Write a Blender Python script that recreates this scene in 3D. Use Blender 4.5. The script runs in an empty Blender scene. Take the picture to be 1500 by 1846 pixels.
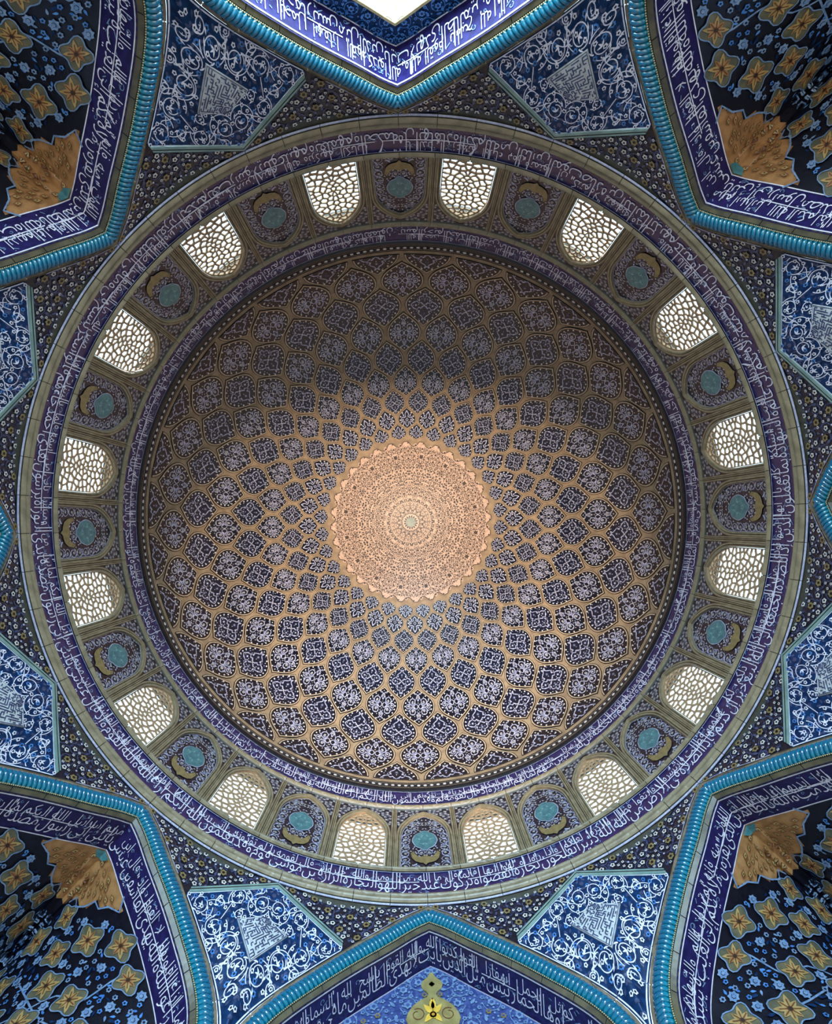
import bpy, math, random
from math import sin, cos, pi, tan, atan2, hypot, sqrt, radians
from mathutils import Vector, Matrix, Quaternion

scene = bpy.context.scene
COL = scene.collection
R = 9.3          # metres: radius of the drum; all plan figures below are in drum radii
EYE = 1.6        # camera height over the floor
rng = random.Random(7)

# ------------------------------------------------------------------ camera
cam_data = bpy.data.cameras.new('camera')
cam = bpy.data.objects.new('camera', cam_data)
COL.objects.link(cam)
scene.camera = cam
cam_data.sensor_fit = 'HORIZONTAL'
cam_data.sensor_width = 36.0
cam_data.lens = 24.0
cam_data.shift_x = (750 - 739.18) / 1500
cam_data.shift_y = (978.64 - 923) / 1500
cam_data.clip_end = 500
tx, ty, roll = radians(1.806), radians(-0.153), radians(-2.2)
Mx = Matrix(((1, 0, 0), (0, cos(tx), -sin(tx)), (0, sin(tx), cos(tx))))
My = Matrix(((cos(ty), 0, sin(ty)), (0, 1, 0), (-sin(ty), 0, cos(ty))))
CM = Mx @ My
unroll = Matrix.Rotation(-roll, 3, 'Z')
right, down, fwd = (unroll @ CM[0], unroll @ CM[1], unroll @ CM[2])
eye = unroll @ Vector((-0.0123, 0.0169, 0))
m3 = Matrix((right, -down, -fwd)).transposed()
cam.matrix_world = Matrix.Translation(Vector((eye.x * R, eye.y * R, EYE))) @ m3.to_4x4()

# ------------------------------------------------------------------ light
world = bpy.data.worlds.new('sky')
scene.world = world
world.use_nodes = True
bg = world.node_tree.nodes['Background']
bg.inputs['Color'].default_value = (0.62, 0.83, 1.0, 1)
bg.inputs['Strength'].default_value = 2.2


def lamp(name, kind, loc, energy, color, aim=None, **kw):
    l = bpy.data.lights.new(name, kind)
    l.energy = energy
    l.color = color
    for k, v in kw.items():
        setattr(l, k, v)
    o = bpy.data.objects.new(name, l)
    COL.objects.link(o)
    o.location = loc
    if aim is not None:
        o.rotation_euler = (Vector(aim) - Vector(loc)).to_track_quat('-Z', 'Y').to_euler()
    return o


# sun from beyond the north side: it falls through a made-up opening left under the tall window, to light the floor
sun = lamp('sun', 'SUN', (0, -20, 30), 10.0, (1.0, 0.95, 0.89), angle=radians(1.0))
sun.rotation_euler = Vector((0.25, 1.0, -0.80)).to_track_quat('-Z', 'Y').to_euler()
# area lamp added beyond the tall window to brighten the south side
lamp('added_outside_fill', 'AREA', (0, -2.05 * R, 0.30 * R), 8000, (0.50, 0.78, 1.0), aim=(0, 0.10 * R, 1.9 * R), shape='RECTANGLE', size=0.6 * R, size_y=0.45 * R)
# daylight spread by the tall window itself
lamp('window_daylight', 'AREA', (0, -1.17 * R, 0.93 * R), 1500, (0.50, 0.78, 1.0), aim=(0, 0, 0.93 * R), shape='RECTANGLE', size=0.5 * R, size_y=0.48 * R)
# the chamber's own lamps: two warm floodlights that stand on the floor and wash the dome
for _x in (-0.42, 0.42):
    lamp('floodlight', 'SPOT', (_x * R, 0.30 * R, 1.0), 19000, (1.0, 0.80, 0.62),
         aim=(-0.25 * _x * R, 0.34 * R, 2.6 * R), spot_size=radians(43), spot_blend=0.45, shadow_soft_size=0.3)

vs = scene.view_settings
vs.view_transform = 'Standard'
vs.look = 'None'
vs.gamma = 1.0
vs.use_curve_mapping = False
vs.exposure = 0.3


# ------------------------------------------------------------------ materials
def lin(c):
    return tuple((x / 255 / 12.92) if x / 255 <= 0.04045 else ((x / 255 + 0.055) / 1.055) ** 2.4 for x in c) + (1.0,)


def M(name, c1, c2=None, rough=0.34, scale=9.0, bump=0.02, tile=0.0, spec=0.5):
    """Glazed tile: two tones mottled by noise; with TILE, faint joints of small square tiles as relief."""
    m = bpy.data.materials.new(name)
    m.use_nodes = True
    nt = m.node_tree
    N, L = nt.nodes, nt.links
    b = N['Principled BSDF']
    b.inputs['Roughness'].default_value = rough
    b.inputs['Specular IOR Level'].default_value = spec
    tc = N.new('ShaderNodeTexCoord')
    no = N.new('ShaderNodeTexNoise')
    no.inputs['Scale'].default_value = scale
    no.inputs['Detail'].default_value = 3
    L.new(tc.outputs['Object'], no.inputs['Vector'])
    rp = N.new('ShaderNodeValToRGB')
    rp.color_ramp.elements[0].position = 0.38
    rp.color_ramp.elements[1].position = 0.62
    rp.color_ramp.elements[0].color = lin(c1)
    rp.color_ramp.elements[1].color = lin(c2 or c1)
    L.new(no.outputs['Fac'], rp.inputs['Fac'])
    L.new(rp.outputs['Color'], b.inputs['Base Color'])
    if bump:
        bp = N.new('ShaderNodeBump')
        bp.inputs['Strength'].default_value = 0.25
        bp.inputs['Distance'].default_value = bump
        if tile:
            vo = N.new('ShaderNodeTexVoronoi')
            vo.feature = 'DISTANCE_TO_EDGE'
            vo.inputs['Scale'].default_value = tile
            L.new(tc.outputs['Object'], vo.inputs['Vector'])
            mr = N.new('ShaderNodeMapRange')
            mr.inputs['From Max'].default_value = 0.06
            L.new(vo.outputs['Distance'], mr.inputs['Value'])
            L.new(mr.outputs['Result'], bp.inputs['Height'])
        else:
            L.new(no.outputs['Fac'], bp.inputs['Height'])
        L.new(bp.outputs['Normal'], b.inputs['Normal'])
    return m


BUFF = M('buff_brick', (136, 114, 90), (158, 134, 106), rough=0.5, scale=3.0, tile=2.2, spec=0.3)
NAVY = M('navy_glaze', (10, 10, 20), (18, 17, 31), rough=0.3)
NIGHT = M('black_glaze', (13, 13, 20), (22, 20, 26), rough=0.35)
LILAC = M('lilac_white_glaze', (160, 160, 186), (190, 188, 208), rough=0.35)
DOT = M('cream_dot_glaze', (196, 190, 186), (222, 214, 206), rough=0.35)
MUTE = M('slate_blue_glaze', (48, 56, 88), (74, 82, 116), rough=0.35)
CREAM = M('cream_line', (178, 154, 126), (196, 172, 142), rough=0.45)
INDIGO = M('indigo_glaze', (28, 22, 68), (40, 33, 90), rough=0.28)
WHITE = M('white_glaze', (214, 212, 230), (236, 234, 244), rough=0.3)
COBALT = M('cobalt_glaze', (8, 32, 68), (16, 52, 94), rough=0.42, spec=0.22)
AZURE = M('azure_glaze', (60, 112, 182), (86, 140, 204), rough=0.25)
OLIVE = M('olive_stone', (122, 108, 82), (146, 130, 102), rough=0.4, scale=4, tile=1.6)
OLIVEDARK = M('olive_stone_groove', (58, 54, 44), (70, 66, 54), rough=0.5)
TEALSTONE = M('pale_teal_stone', (112, 138, 134), (132, 156, 148), rough=0.35, scale=4)
TERRA = M('brown_stone', (112, 100, 84), (138, 122, 100), rough=0.5, scale=4, tile=1.6)
ROPE = M('turquoise_glaze', (0, 88, 124), (0, 124, 150), rough=0.16, scale=2.0, spec=0.8)
ROPE.node_tree.nodes['Principled BSDF'].inputs['Coat Weight'].default_value = 1.0
ROPE.node_tree.nodes['Principled BSDF'].inputs['Coat Roughness'].default_value = 0.1
ROPEDARK = M('turquoise_glaze_core', (0, 34, 62), (0, 44, 74), rough=0.4)
SAND = M('ochre_beads', (186, 160, 104), (204, 180, 124), rough=0.5)
FIELD = M('dark_slate_field', (14, 16, 28), (24, 26, 42), rough=0.32)
FIELDBLUE = M('blue_slate_field', (11, 13, 30), (18, 21, 42), rough=0.32)
TURQ = M('turquoise_roundel', (58, 106, 114), (78, 128, 130), rough=0.3, scale=6)
TURQLINE = M('turquoise_relief', (100, 150, 152), (116, 162, 160), rough=0.3)
OCHRE = M('ochre_glaze', (120, 104, 66), (142, 122, 80), rough=0.35)
GRILLE = M('carved_stucco', (156, 126, 96), (176, 146, 112), rough=0.6, spec=0.2)
ROSE = M('rose_beige_tile', (184, 152, 130), (202, 170, 146), rough=0.45)
BROWN = M('dark_brown_inlay', (44, 30, 24), (58, 40, 30), rough=0.45)
UMBER = M('umber_stone', (74, 66, 48), (96, 86, 62), rough=0.4, scale=4)
PLAQUE = M('pale_plaque', (182, 184, 186), (204, 206, 204), rough=0.3)
TAN = M('tan_glaze', (150, 106, 64), (176, 130, 84), rough=0.35, scale=5)
TANOLIVE = M('olive_tan_glaze', (84, 82, 66), (108, 102, 78), rough=0.35, scale=5)
LEAF = M('straw_leaf_glaze', (158, 128, 78), (178, 148, 94), rough=0.35)
RUST = M('rust_line_glaze', (104, 60, 34), (120, 72, 42), rough=0.4)
SKYGLAZE = M('sky_blue_glaze', (98, 126, 164), (124, 150, 184), rough=0.3)
PERI = M('periwinkle_field', (50, 62, 118), (74, 90, 142), rough=0.3, scale=14)
GOLD = M('gold_glaze', (140, 126, 78), (162, 146, 94), rough=0.3, scale=5)
AMBER = M('amber_glaze', (226, 178, 64), (236, 192, 84), rough=0.3)
PLASTER = M('plaster', (170, 160, 146), (184, 174, 160), rough=0.8)
CARPET = M('carpet', (190, 180, 168), (208, 198, 186), rough=0.9, scale=3)
STAR = M('grey_star_tile', (108, 120, 110), (124, 134, 122), rough=0.4)


# ------------------------------------------------------------------ mesh helpers
def P(x, y, z):
    return (x * R, y * R, z * R + EYE)


class MB:
    def __init__(s):
        s.v, s.f, s.mi, s.sm = [], [], [], []

    def add(s, verts, faces, mat=0, smooth=False):
        o = len(s.v)
        s.v += verts
        for f in faces:
            s.f.append([i + o for i in f])
            s.mi.append(mat)
            s.sm.append(smooth)

    def grid(s, rows, mat=0, smooth=True, closed=False):
        n = len(rows[0])
        vs_ = [p for r in rows for p in r]
        fs = []
        for i in range(len(rows) - 1):
            for j in range(n if closed else n - 1):
                k = (j + 1) % n
                fs.append((i * n + j, i * n + k, (i + 1) * n + k, (i + 1) * n + j))
        s.add(vs_, fs, mat, smooth)

    def mesh(s, name, mats):
        me = bpy.data.meshes.new(name)
        me.from_pydata(s.v, [], s.f)
        for m in mats:
            me.materials.append(m)
        me.polygons.foreach_set('material_index', s.mi)
        me.polygons.foreach_set('use_smooth', s.sm)
        me.update()
        return me

    def build(s, name, mats, parent=None, kind=None):
        return link(name, s.mesh(name, mats if isinstance(mats, (list, tuple)) else [mats]), parent, kind)


def link(name, data, parent=None, kind=None):
    o = bpy.data.objects.new(name, data)
    COL.objects.link(o)
    if parent is not None:
        o.parent = parent
    if kind:
        o['kind'] = kind
    return o


def tag(o, label, cat, group=None, kind=None):
    o['label'] = label
    o['category'] = cat
    if group:
        o['group'] = group
    if kind:
        o['kind'] = kind
    return o


def empty(name, rz=0.0):
    o = bpy.data.objects.new(name, None)
    COL.objects.link(o)
    o.rotation_euler.z = rz
    return o


def copy_tree(o, kids, parent=None, rz=None):
    c = o.copy()
    COL.objects.link(c)
    if parent is not None:
        c.parent = parent
    if rz is not None:
        c.rotation_euler.z = rz
    for ch in kids.get(o.name, ()):
        copy_tree(ch, kids, c)
    return c


def kids_of():
    k = {}
    for o in scene.objects:
        if o.parent is not None:
            k.setdefault(o.parent.name, []).append(o)
    return k


class Sheet:
    """Flat ornament in a surface's own coordinates; realised on the surface through a map (u, v, height)."""

    def __init__(s, unit=0.001):
        s.it, s.unit = [], unit

    def poly(s, pts, mat, h=1):
        n = len(pts)
        cx, cy = sum(p[0] for p in pts) / n, sum(p[1] for p in pts) / n
        s.it.append(([(cx, cy)] + list(pts), [(0, i + 1, (i + 1) % n + 1) for i in range(n)], mat, h))

    clip = None

    def stroke(s, pts, w, mat, h=1, closed=False, taper=False):
        if s.clip and not closed:
            f_, s.clip, run = s.clip, None, []
            for p in pts + [None]:
                if p is not None and f_(*p):
                    run.append(p)
                else:
                    if len(run) > 1:
                        s.stroke(run, w, mat, h)
                    run = []
            s.clip = f_
            return
        n = len(pts)
        vs_, fs = [], []
        for i in range(n):
            a = pts[(i - 1) % n] if (closed or i > 0) else pts[i]
            b = pts[(i + 1) % n] if (closed or i < n - 1) else pts[i]
            dx, dy = b[0] - a[0], b[1] - a[1]
            l = hypot(dx, dy) or 1e-9
            ww = w * 0.5
            if taper:
                ww *= 0.25 + 0.75 * sin(pi * (0.12 + 0.88 * i / max(1, n - 1)))
            nx, ny = -dy / l * ww, dx / l * ww
            vs_ += [(pts[i][0] + nx, pts[i][1] + ny), (pts[i][0] - nx, pts[i][1] - ny)]
        for i in range(n if closed else n - 1):
            k = (i + 1) % n
            fs.append((2 * i, 2 * i + 1, 2 * k + 1, 2 * k))
        s.it.append((vs_, fs, mat, h))

    def disc(s, x, y, r, mat, h=2, n=7, a=0.0):
        s.poly([(x + r * cos(a + 2 * pi * i / n), y + r * sin(a + 2 * pi * i / n)) for i in range(n)], mat, h)

    def rosette(s, x, y, r, mat, core, k=6, h=2, a=0.0):
        s.poly([(x + r * (1 if i % 2 == 0 else 0.74) * cos(a + pi * i / k), y + r * (1 if i % 2 == 0 else 0.74) * sin(a + pi * i / k)) for i in range(2 * k)], mat, h)
        s.disc(x, y, r * 0.42, core, h + 1, 6)

    def leaf(s, x, y, ang, l, w, mat, h=2, bend=0.0):
        pts = []
        for i in range(5):
            t = i / 4
            pts.append((t * l, w * sin(pi * t ** 0.7) * 0.5 + bend * t * t * l))
        for i in range(3, 0, -1):
            t = i / 4
            pts.append((t * l, -w * sin(pi * t ** 0.7) * 0.5 + bend * t * t * l))
        c, sn = cos(ang), sin(ang)
        s.poly([(x + c * a - sn * b, y + sn * a + c * b) for a, b in pts], mat, h)

    def scroll(s, x, y, r, ang, mat, w, h=1, turns=1.25, sign=1, end=0.36, n=22):
        pts = []
        for i in range(n):
            t = i / (n - 1)
            rr = r * (1 - (1 - end) * max(0, (t - 0.55)) / 0.45) if t > 0.55 else r
            a = ang + sign * 2 * pi * turns * t
            pts.append((x + rr * cos(a), y + rr * sin(a)))
        s.stroke(pts, w, mat, h)
        return pts

    def mirrored(s):
        o = Sheet(s.unit)
        o.it = s.it + [([(-u, v) for u, v in a], f, m, h) for a, f, m, h in s.it]
        return o

    def mb(s, mapf, flip=False):
        b = MB()
        for pts, fs, m, h in s.it:
            b.add([mapf(u, v, h * s.unit) for u, v in pts], fs, m)
        return b

    def build(s, name, mapf, mats, parent=None, kind='stuff'):
        return s.mb(mapf).build(name, mats, parent, kind)


def scatter(inside, box, d, n, seed, pts=None):
    r = random.Random(seed)
    out = list(pts or [])
    k = len(out)
    for _ in range(n):
        p = (r.uniform(box[0], box[1]), r.uniform(box[2], box[3]))
        if not inside(*p):
            continue
        if all((p[0] - q[0]) ** 2 + (p[1] - q[1]) ** 2 > d * d for q in out):
            out.append(p)
    return out[k:]


def lerp(a, b, t):
    return a + (b - a) * t


def interp(xs, ys, x):
    if x <= xs[0]:
        return ys[0]
    for i in range(1, len(xs)):
        if x <= xs[i]:
            return lerp(ys[i - 1], ys[i], (x - xs[i - 1]) / (xs[i] - xs[i - 1] or 1e-9))
    return ys[-1]


# ------------------------------------------------------------------ Arabic lettering
_F = {}
for _c, _b, _n in (('ا', 0xFE8D, 2), ('أ', 0xFE83, 2), ('إ', 0xFE87, 2), ('آ', 0xFE81, 2), ('ب', 0xFE8F, 4), ('ة', 0xFE93, 2),
                   ('ت', 0xFE95, 4), ('ث', 0xFE99, 4), ('ج', 0xFE9D, 4), ('ح', 0xFEA1, 4), ('خ', 0xFEA5, 4), ('د', 0xFEA9, 2),
                   ('ذ', 0xFEAB, 2), ('ر', 0xFEAD, 2), ('ز', 0xFEAF, 2), ('س', 0xFEB1, 4), ('ش', 0xFEB5, 4), ('ص', 0xFEB9, 4),
                   ('ض', 0xFEBD, 4), ('ط', 0xFEC1, 4), ('ظ', 0xFEC5, 4), ('ع', 0xFEC9, 4), ('غ', 0xFECD, 4), ('ف', 0xFED1, 4),
                   ('ق', 0xFED5, 4), ('ك', 0xFED9, 4), ('ل', 0xFEDD, 4), ('م', 0xFEE1, 4), ('ن', 0xFEE5, 4), ('ه', 0xFEE9, 4),
                   ('و', 0xFEED, 2), ('ى', 0xFEEF, 2), ('ي', 0xFEF1, 4), ('ء', 0xFE80, 1), ('ؤ', 0xFE85, 2), ('ئ', 0xFE89, 4)):
    _F[_c] = (_b, _n)
_LA = {'ا': 0xFEFB, 'أ': 0xFEF7, 'إ': 0xFEF9, 'آ': 0xFEF5}


def shape_word(w):
    out = []
    i = 0
    prev = False                      # does the letter before join forwards
    while i < len(w):
        b, n = _F[w[i]]
        if w[i] == 'ل' and i + 1 < len(w) and w[i + 1] in _LA:
            out.append(chr(_LA[w[i + 1]] + (1 if prev else 0)))
            prev = False
            i += 2
            continue
        nxt = n == 4 and i + 1 < len(w) and _F[w[i + 1]][1] >= 2
        k = (3 if nxt else 1) if prev and n >= 2 else (2 if nxt else 0)
        out.append(chr(b + k))
        prev = nxt
        i += 1
    return ''.join(reversed(out))


_words = {}


def word(w):
    if w not in _words:
        c = bpy.data.curves.new('lettering', 'FONT')
        c.body = shape_word(w)
        c.size = 1.0
        c.resolution_u = 2
        c.offset = -0.010
        o = bpy.data.objects.new('lettering', c)
        COL.objects.link(o)
        bpy.context.view_layer.update()
        me = bpy.data.meshes.new_from_object(o.evaluated_get(bpy.context.evaluated_depsgraph_get()))
        vs_ = [(v.co.x, v.co.y) for v in me.vertices]
        fs = [tuple(p.vertices) for p in me.polygons]
        x0 = min(v[0] for v in vs_)
        x1 = max(v[0] for v in vs_)
        _words[w] = ([(x - x0, y) for x, y in vs_], fs, x1 - x0)
        bpy.data.objects.remove(o)
        bpy.data.curves.remove(c)
        bpy.data.meshes.remove(me)
    return _words[w]


def lettering(sh, text, x_right, x_left, y0, hb, mat, mat2, seed, size=0.62, small=0.5, tall=2.8, xs=0.54, centre=None):
    """Two stacked tiers of script in a band that starts at y0 and is hb tall, set from right to left."""
    r = random.Random(seed)
    ws = text.split()
    i = 0
    x = [x_right, x_right - hb * 0.2]
    while min(x) > x_left and i < 4000:
        w = ws[i % len(ws)]
        i += 1
        t = 0 if x[0] >= x[1] else 1
        vs_, fs, wd = word(w)
        sc = (size if t == 0 else small) * hb
        base = y0 + (0.21 if t == 0 else 0.57) * hb
        wid = wd * sc * xs
        xa = x[t] - wid
        if xa < x_left:
            x[t] = x_left
            continue
        pts = []
        for a, b in vs_:
            if t == 0 and b > 0.42:
                b = 0.42 + (b - 0.42) * (tall + 0.5 * sin(a * 9 + i))
            if t == 1 and b < -0.12:
                b = -0.12 + (b + 0.12) * 0.6
            pts.append((xa + a * sc * xs, min(max(base + b * sc, y0 + 0.03 * hb), y0 + 0.97 * hb)))
        sh.it.append((pts, fs, mat, 2 if t == 0 else 3))
        if t == 1 and r.random() < 0.45:      # the long return stroke that crosses the uprights
            l = hb * r.uniform(0.8, 1.9)
            n = 10
            yy = y0 + hb * r.uniform(0.5, 0.56)
            sh.stroke([(xa + wid * 0.5 - l * 0.5 + l * k / n, yy) for k in range(n + 1)], hb * 0.030, mat, 2)
        x[t] = xa - hb * (0.05 if t == 0 else r.uniform(0.05, 0.30))
    for _ in range(int((x_right - x_left) / hb * 9)):   # vowel marks and fill between the letters
        px, py = r.uniform(x_left + hb * .1, x_right - hb * .1), y0 + hb * r.uniform(0.06, 0.94)
        a = r.choice((0.6, 0.6, -0.5, 2.2))
        l = hb * r.uniform(0.04, 0.09)
        if r.random() < 0.55:
            sh.stroke([(px - l * cos(a), py - l * sin(a)), (px + l * cos(a), py + l * sin(a))], hb * 0.024, mat2, 1)
        else:
            sh.scroll(px, py, l * 0.9, r.uniform(0, 6), mat2, hb * 0.02, 1, 0.8, r.choice((-1, 1)), 0.3, 8)


T62 = ('يسبح لله ما في السماوات وما في الأرض الملك القدوس العزيز الحكيم هو الذي بعث في الأميين رسولا منهم يتلو عليهم آياته ويزكيهم '
       'ويعلمهم الكتاب والحكمة وإن كانوا من قبل لفي ضلال مبين وآخرين منهم لما يلحقوا بهم وهو العزيز الحكيم ')
T62B = ('ذلك فضل الله يؤتيه من يشاء والله ذو الفضل العظيم مثل الذين حملوا التوراة ثم لم يحملوها كمثل الحمار يحمل أسفارا بئس مثل القوم '
        'الذين كذبوا بآيات الله والله لا يهدي القوم الظالمين ')
T62C = ('قل يا أيها الذين هادوا إن زعمتم أنكم أولياء لله من دون الناس فتمنوا الموت إن كنتم صادقين ولا يتمنونه أبدا بما قدمت أيديهم والله عليم '
        'بالظالمين قل إن الموت الذي تفرون منه فإنه ملاقيكم ثم تردون إلى عالم الغيب والشهادة فينبئكم بما كنتم تعملون يا أيها الذين آمنوا إذا نودي '
        'للصلاة من يوم الجمعة فاسعوا إلى ذكر الله وذروا البيع ذلكم خير لكم إن كنتم تعلمون فإذا قضيت الصلاة فانتشروا في الأرض وابتغوا من فضل الله '
        'واذكروا الله كثيرا لعلكم تفلحون وإذا رأوا تجارة أو لهوا انفضوا إليها وتركوك قائما قل ما عند الله خير من اللهو ومن التجارة والله خير الرازقين ')
T61 = ('وإذ قال موسى لقومه يا قوم لم تؤذونني وقد تعلمون أني رسول الله إليكم فلما زاغوا أزاغ الله قلوبهم والله لا يهدي القوم الفاسقين وإذ قال '
       'عيسى ابن مريم يا بني إسرائيل إني رسول الله إليكم مصدقا لما بين يدي من التوراة ومبشرا برسول يأتي من بعدي اسمه أحمد فلما جاءهم بالبينات قالوا هذا سحر مبين ')
T1 = ('بسم الله الرحمن الرحيم الحمد لله رب العالمين الرحمن الرحيم مالك يوم الدين إياك نعبد وإياك نستعين اهدنا الصراط المستقيم صراط الذين أنعمت عليهم '
      'غير المغضوب عليهم ولا الضالين قل هو الله أحد الله الصمد لم يلد ولم يولد ولم يكن له كفوا أحد ')

# ------------------------------------------------------------------ plan of the chamber
Z_RIM, Z_INS0, Z_INS1, Z_PB, Z_PT, Z_LO, Z_LI, Z_DOME, Z_TOP = 1.403, 1.444, 1.539, 1.556, 1.881, 1.912, 2.012, 2.077, 3.03
OCT = pi / 8

# half of the pointed arch: (half width, height) of the rope's centre line, from the tip down
_AP = [(0.0, 1.362), (0.05, 1.333), (0.11, 1.288), (0.165, 1.249), (0.213, 1.213), (0.262, 1.172), (0.306, 1.133),
       (0.345, 1.090), (0.370, 1.045), (0.384, 0.99), (0.391, 0.92), (0.394, 0.84), (0.394, 0.70), (0.394, 0.55)]


def _catmull(p, n=8):
    q = [(-p[1][0] + 2 * p[0][0] + 0.0, 2 * p[0][1] - p[1][1])] + p + [(p[-1][0], 2 * p[-1][1] - p[-2][1])]
    out = []
    for i in range(1, len(q) - 2):
        for k in range(n):
            t = k / n
            out.append(tuple(0.5 * (2 * q[i][j] + (q[i + 1][j] - q[i - 1][j]) * t + (2 * q[i - 1][j] - 5 * q[i][j] + 4 * q[i + 1][j] - q[i + 2][j]) * t * t
                                    + (3 * q[i][j] - q[i - 1][j] - 3 * q[i + 1][j] + q[i + 2][j]) * t ** 3) for j in (0, 1)))
    return out + [p[-1]]


ARCH = _catmull(_AP, 6)


def arch_offset(d):
    """The half arch moved d outwards (to the spandrel), mitred at the tip."""
    n = len(ARCH)
    out = []
    for i in range(n):
        a, b = ARCH[max(0, i - 1)], ARCH[min(n - 1, i + 1)]
        dx, dz = b[0] - a[0], b[1] - a[1]
        l = hypot(dx, dz)
        out.append((ARCH[i][0] - dz / l * d, ARCH[i][1] + dx / l * d))
    while len(out) > 2 and out[1][0] <= 1e-4:
        out.pop(0)
    (u0, z0), (u1, z1) = out[0], out[1]
    if u0 < 0:
        out[0] = (0.0, z0 + (z1 - z0) * (0 - u0) / (u1 - u0))
    else:
        sl = (z1 - z0) / (u1 - u0)
        if u0 > 1e-5:
            out.insert(0, (0.0, z0 - sl * u0))
    return out


def full(half):
    return [(-u, z) for u, z in reversed(half[1:])] + half


def u_at(half, z):
    """half width of an arch line at height z (0 above its tip)"""
    if z >= half[0][1]:
        return 0.0
    for (u0, z0), (u1, z1) in zip(half, half[1:]):
        if z1 <= z <= z0:
            return lerp(u0, u1, (z0 - z) / (z0 - z1 or 1e-9))
    return half[-1][0]


def arclen(pts):
    s = [0.0]
    for a, b in zip(pts, pts[1:]):
        s.append(s[-1] + hypot(b[0] - a[0], b[1] - a[1]))
    return s


BORDER = arch_offset(0.032)     # outer edge of the stone border around the rope
INNER = arch_offset(-0.030)     # the soffit
D_SOFF = 1.10                   # depth of the arch: plane of the wall behind


_AE = [atan2(u_at(BORDER, 0.5 + 0.001 * i), 1.0) for i in range(1000)]


def rsurf(al, z):
    """radius of the wall: flat beside the arches, eased into the round of the drum towards the rim"""
    a = (al + OCT) % (2 * OCT) - OCT
    t = min(1, max(0, (z - 0.95) / (Z_RIM - 0.95)))
    t = t * t * (3 - 2 * t)
    ae = _AE[max(0, min(999, int((z - 0.5) * 1000)))]
    e = min(1, max(0, (abs(a) - ae) / max(0.02, OCT - ae)))
    t *= e * e * (3 - 2 * e)
    f = max(0, (abs(a) - (OCT - 0.11)) / 0.11)      # eased fold in the corner
    return (1 - t) * (1 / cos(a) - 0.0245 * f * f * min(1, max(0, (abs(a) - ae) / 0.07))) + t


def wall_map(al, z, h=0.0):
    r = rsurf(al, z) - h
    return P(r * sin(al), r * cos(al), z)


def cyl_map(s, z, h=0.0):
    return P((1 - h) * sin(s), (1 - h) * cos(s), z)


def plane_map(d):
    return lambda u, z, h=0.0: P(u, d - h, z)


# dome section
NP_ = 1.8
PROF = []
for _i in range(401):
    _x = cos(pi / 2 * _i / 400)
    PROF.append((_x, Z_DOME + (Z_TOP - Z_DOME) * (max(0.0, 1 - _x ** NP_)) ** (1 / NP_)))
PROF[-1] = (0.0, Z_TOP)
_Q = [p[0] / p[1] for p in PROF][::-1]
_PR = PROF[::-1]


def dome_at(q):
    lo, hi = 0, 400
    while hi - lo > 1:
        m = (lo + hi) // 2
        if _Q[m] <= q:
            lo = m
        else:
            hi = m
    t = (q - _Q[lo]) / ((_Q[hi] - _Q[lo]) or 1e-9)
    a, b = _PR[lo], _PR[hi]
    r, z = lerp(a[0], b[0], t), lerp(a[1], b[1], t)
    dr, dz = b[0] - a[0], b[1] - a[1]
    l = hypot(dr, dz)
    return r, z, dz / l, -dr / l       # inward normal: (nr, nz) points to the axis and down


def dome_map(phi, q, h=0.0):
    r, z, nr, nz = dome_at(q)
    r, z = r + nr * h, z - abs(nz) * h
    return P(r * sin(phi), r * cos(phi), z)


def dome_xy(x, y, h=0.0):
    return dome_map(atan2(x, y), hypot(x, y), h)


# ------------------------------------------------------------------ setting: floor and piers
b = MB()
n = 64
b.add([P(1.6 * cos(2 * pi * i / n), 1.6 * sin(2 * pi * i / n), -EYE / R) for i in range(n)], [tuple(range(n))])
tag(b.build('floor', CARPET, kind='structure'), 'warm carpeted floor of the domed chamber under the camera', 'floor')
SIDES = ['south', 'southwest', 'west', 'northwest', 'north', 'northeast', 'east', 'southeast']
SIDE_TEXT = ['below the drum at the foot of the picture, with a gold finial', 'lower left squinch corner', 'left edge', 'upper left squinch corner',
             'with the bright window', 'upper right squinch corner', 'right edge', 'lower right squinch corner']
# ------------------------------------------------------------------ dome
SEG = 192
b = MB()
rows = []
for i in range(60):
    q = lerp(0.4815, 0.0008, i / 59)
    rows.append([dome_map(2 * pi * j / SEG, q, -0.002) for j in range(SEG)])
b.grid(rows, closed=True)
ceiling = tag(b.build('ceiling', BUFF, kind='structure'), 'buff brick dome shell covered with a net of navy floral cartouches', 'dome')

NODES = [0.472, 0.4284, 0.3859, 0.337, 0.2908, 0.2482, 0.2144, 0.1835, 0.159, 0.1425]
PITCH = 2 * pi / 32
_LW = [(0, 1), (.10, .992), (.2, .962), (.3, .91), (.4, .84), (.5, .745), (.6, .62), (.7, .475), (.8, .31), (.9, .14), (1.0, 0.0)]


def lens_w(y):
    return interp([p[0] for p in _LW], [p[1] for p in _LW], min(1, abs(y)))


def lens_outline(k, n=16):
    ys = [sin(pi / 2 * (-1 + 2 * i / n)) for i in range(n + 1)]
    right = [(lens_w(y) * k, y * k) for y in ys]
    return right + [(-x, y) for x, y in reversed(right[1:-1])]


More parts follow.
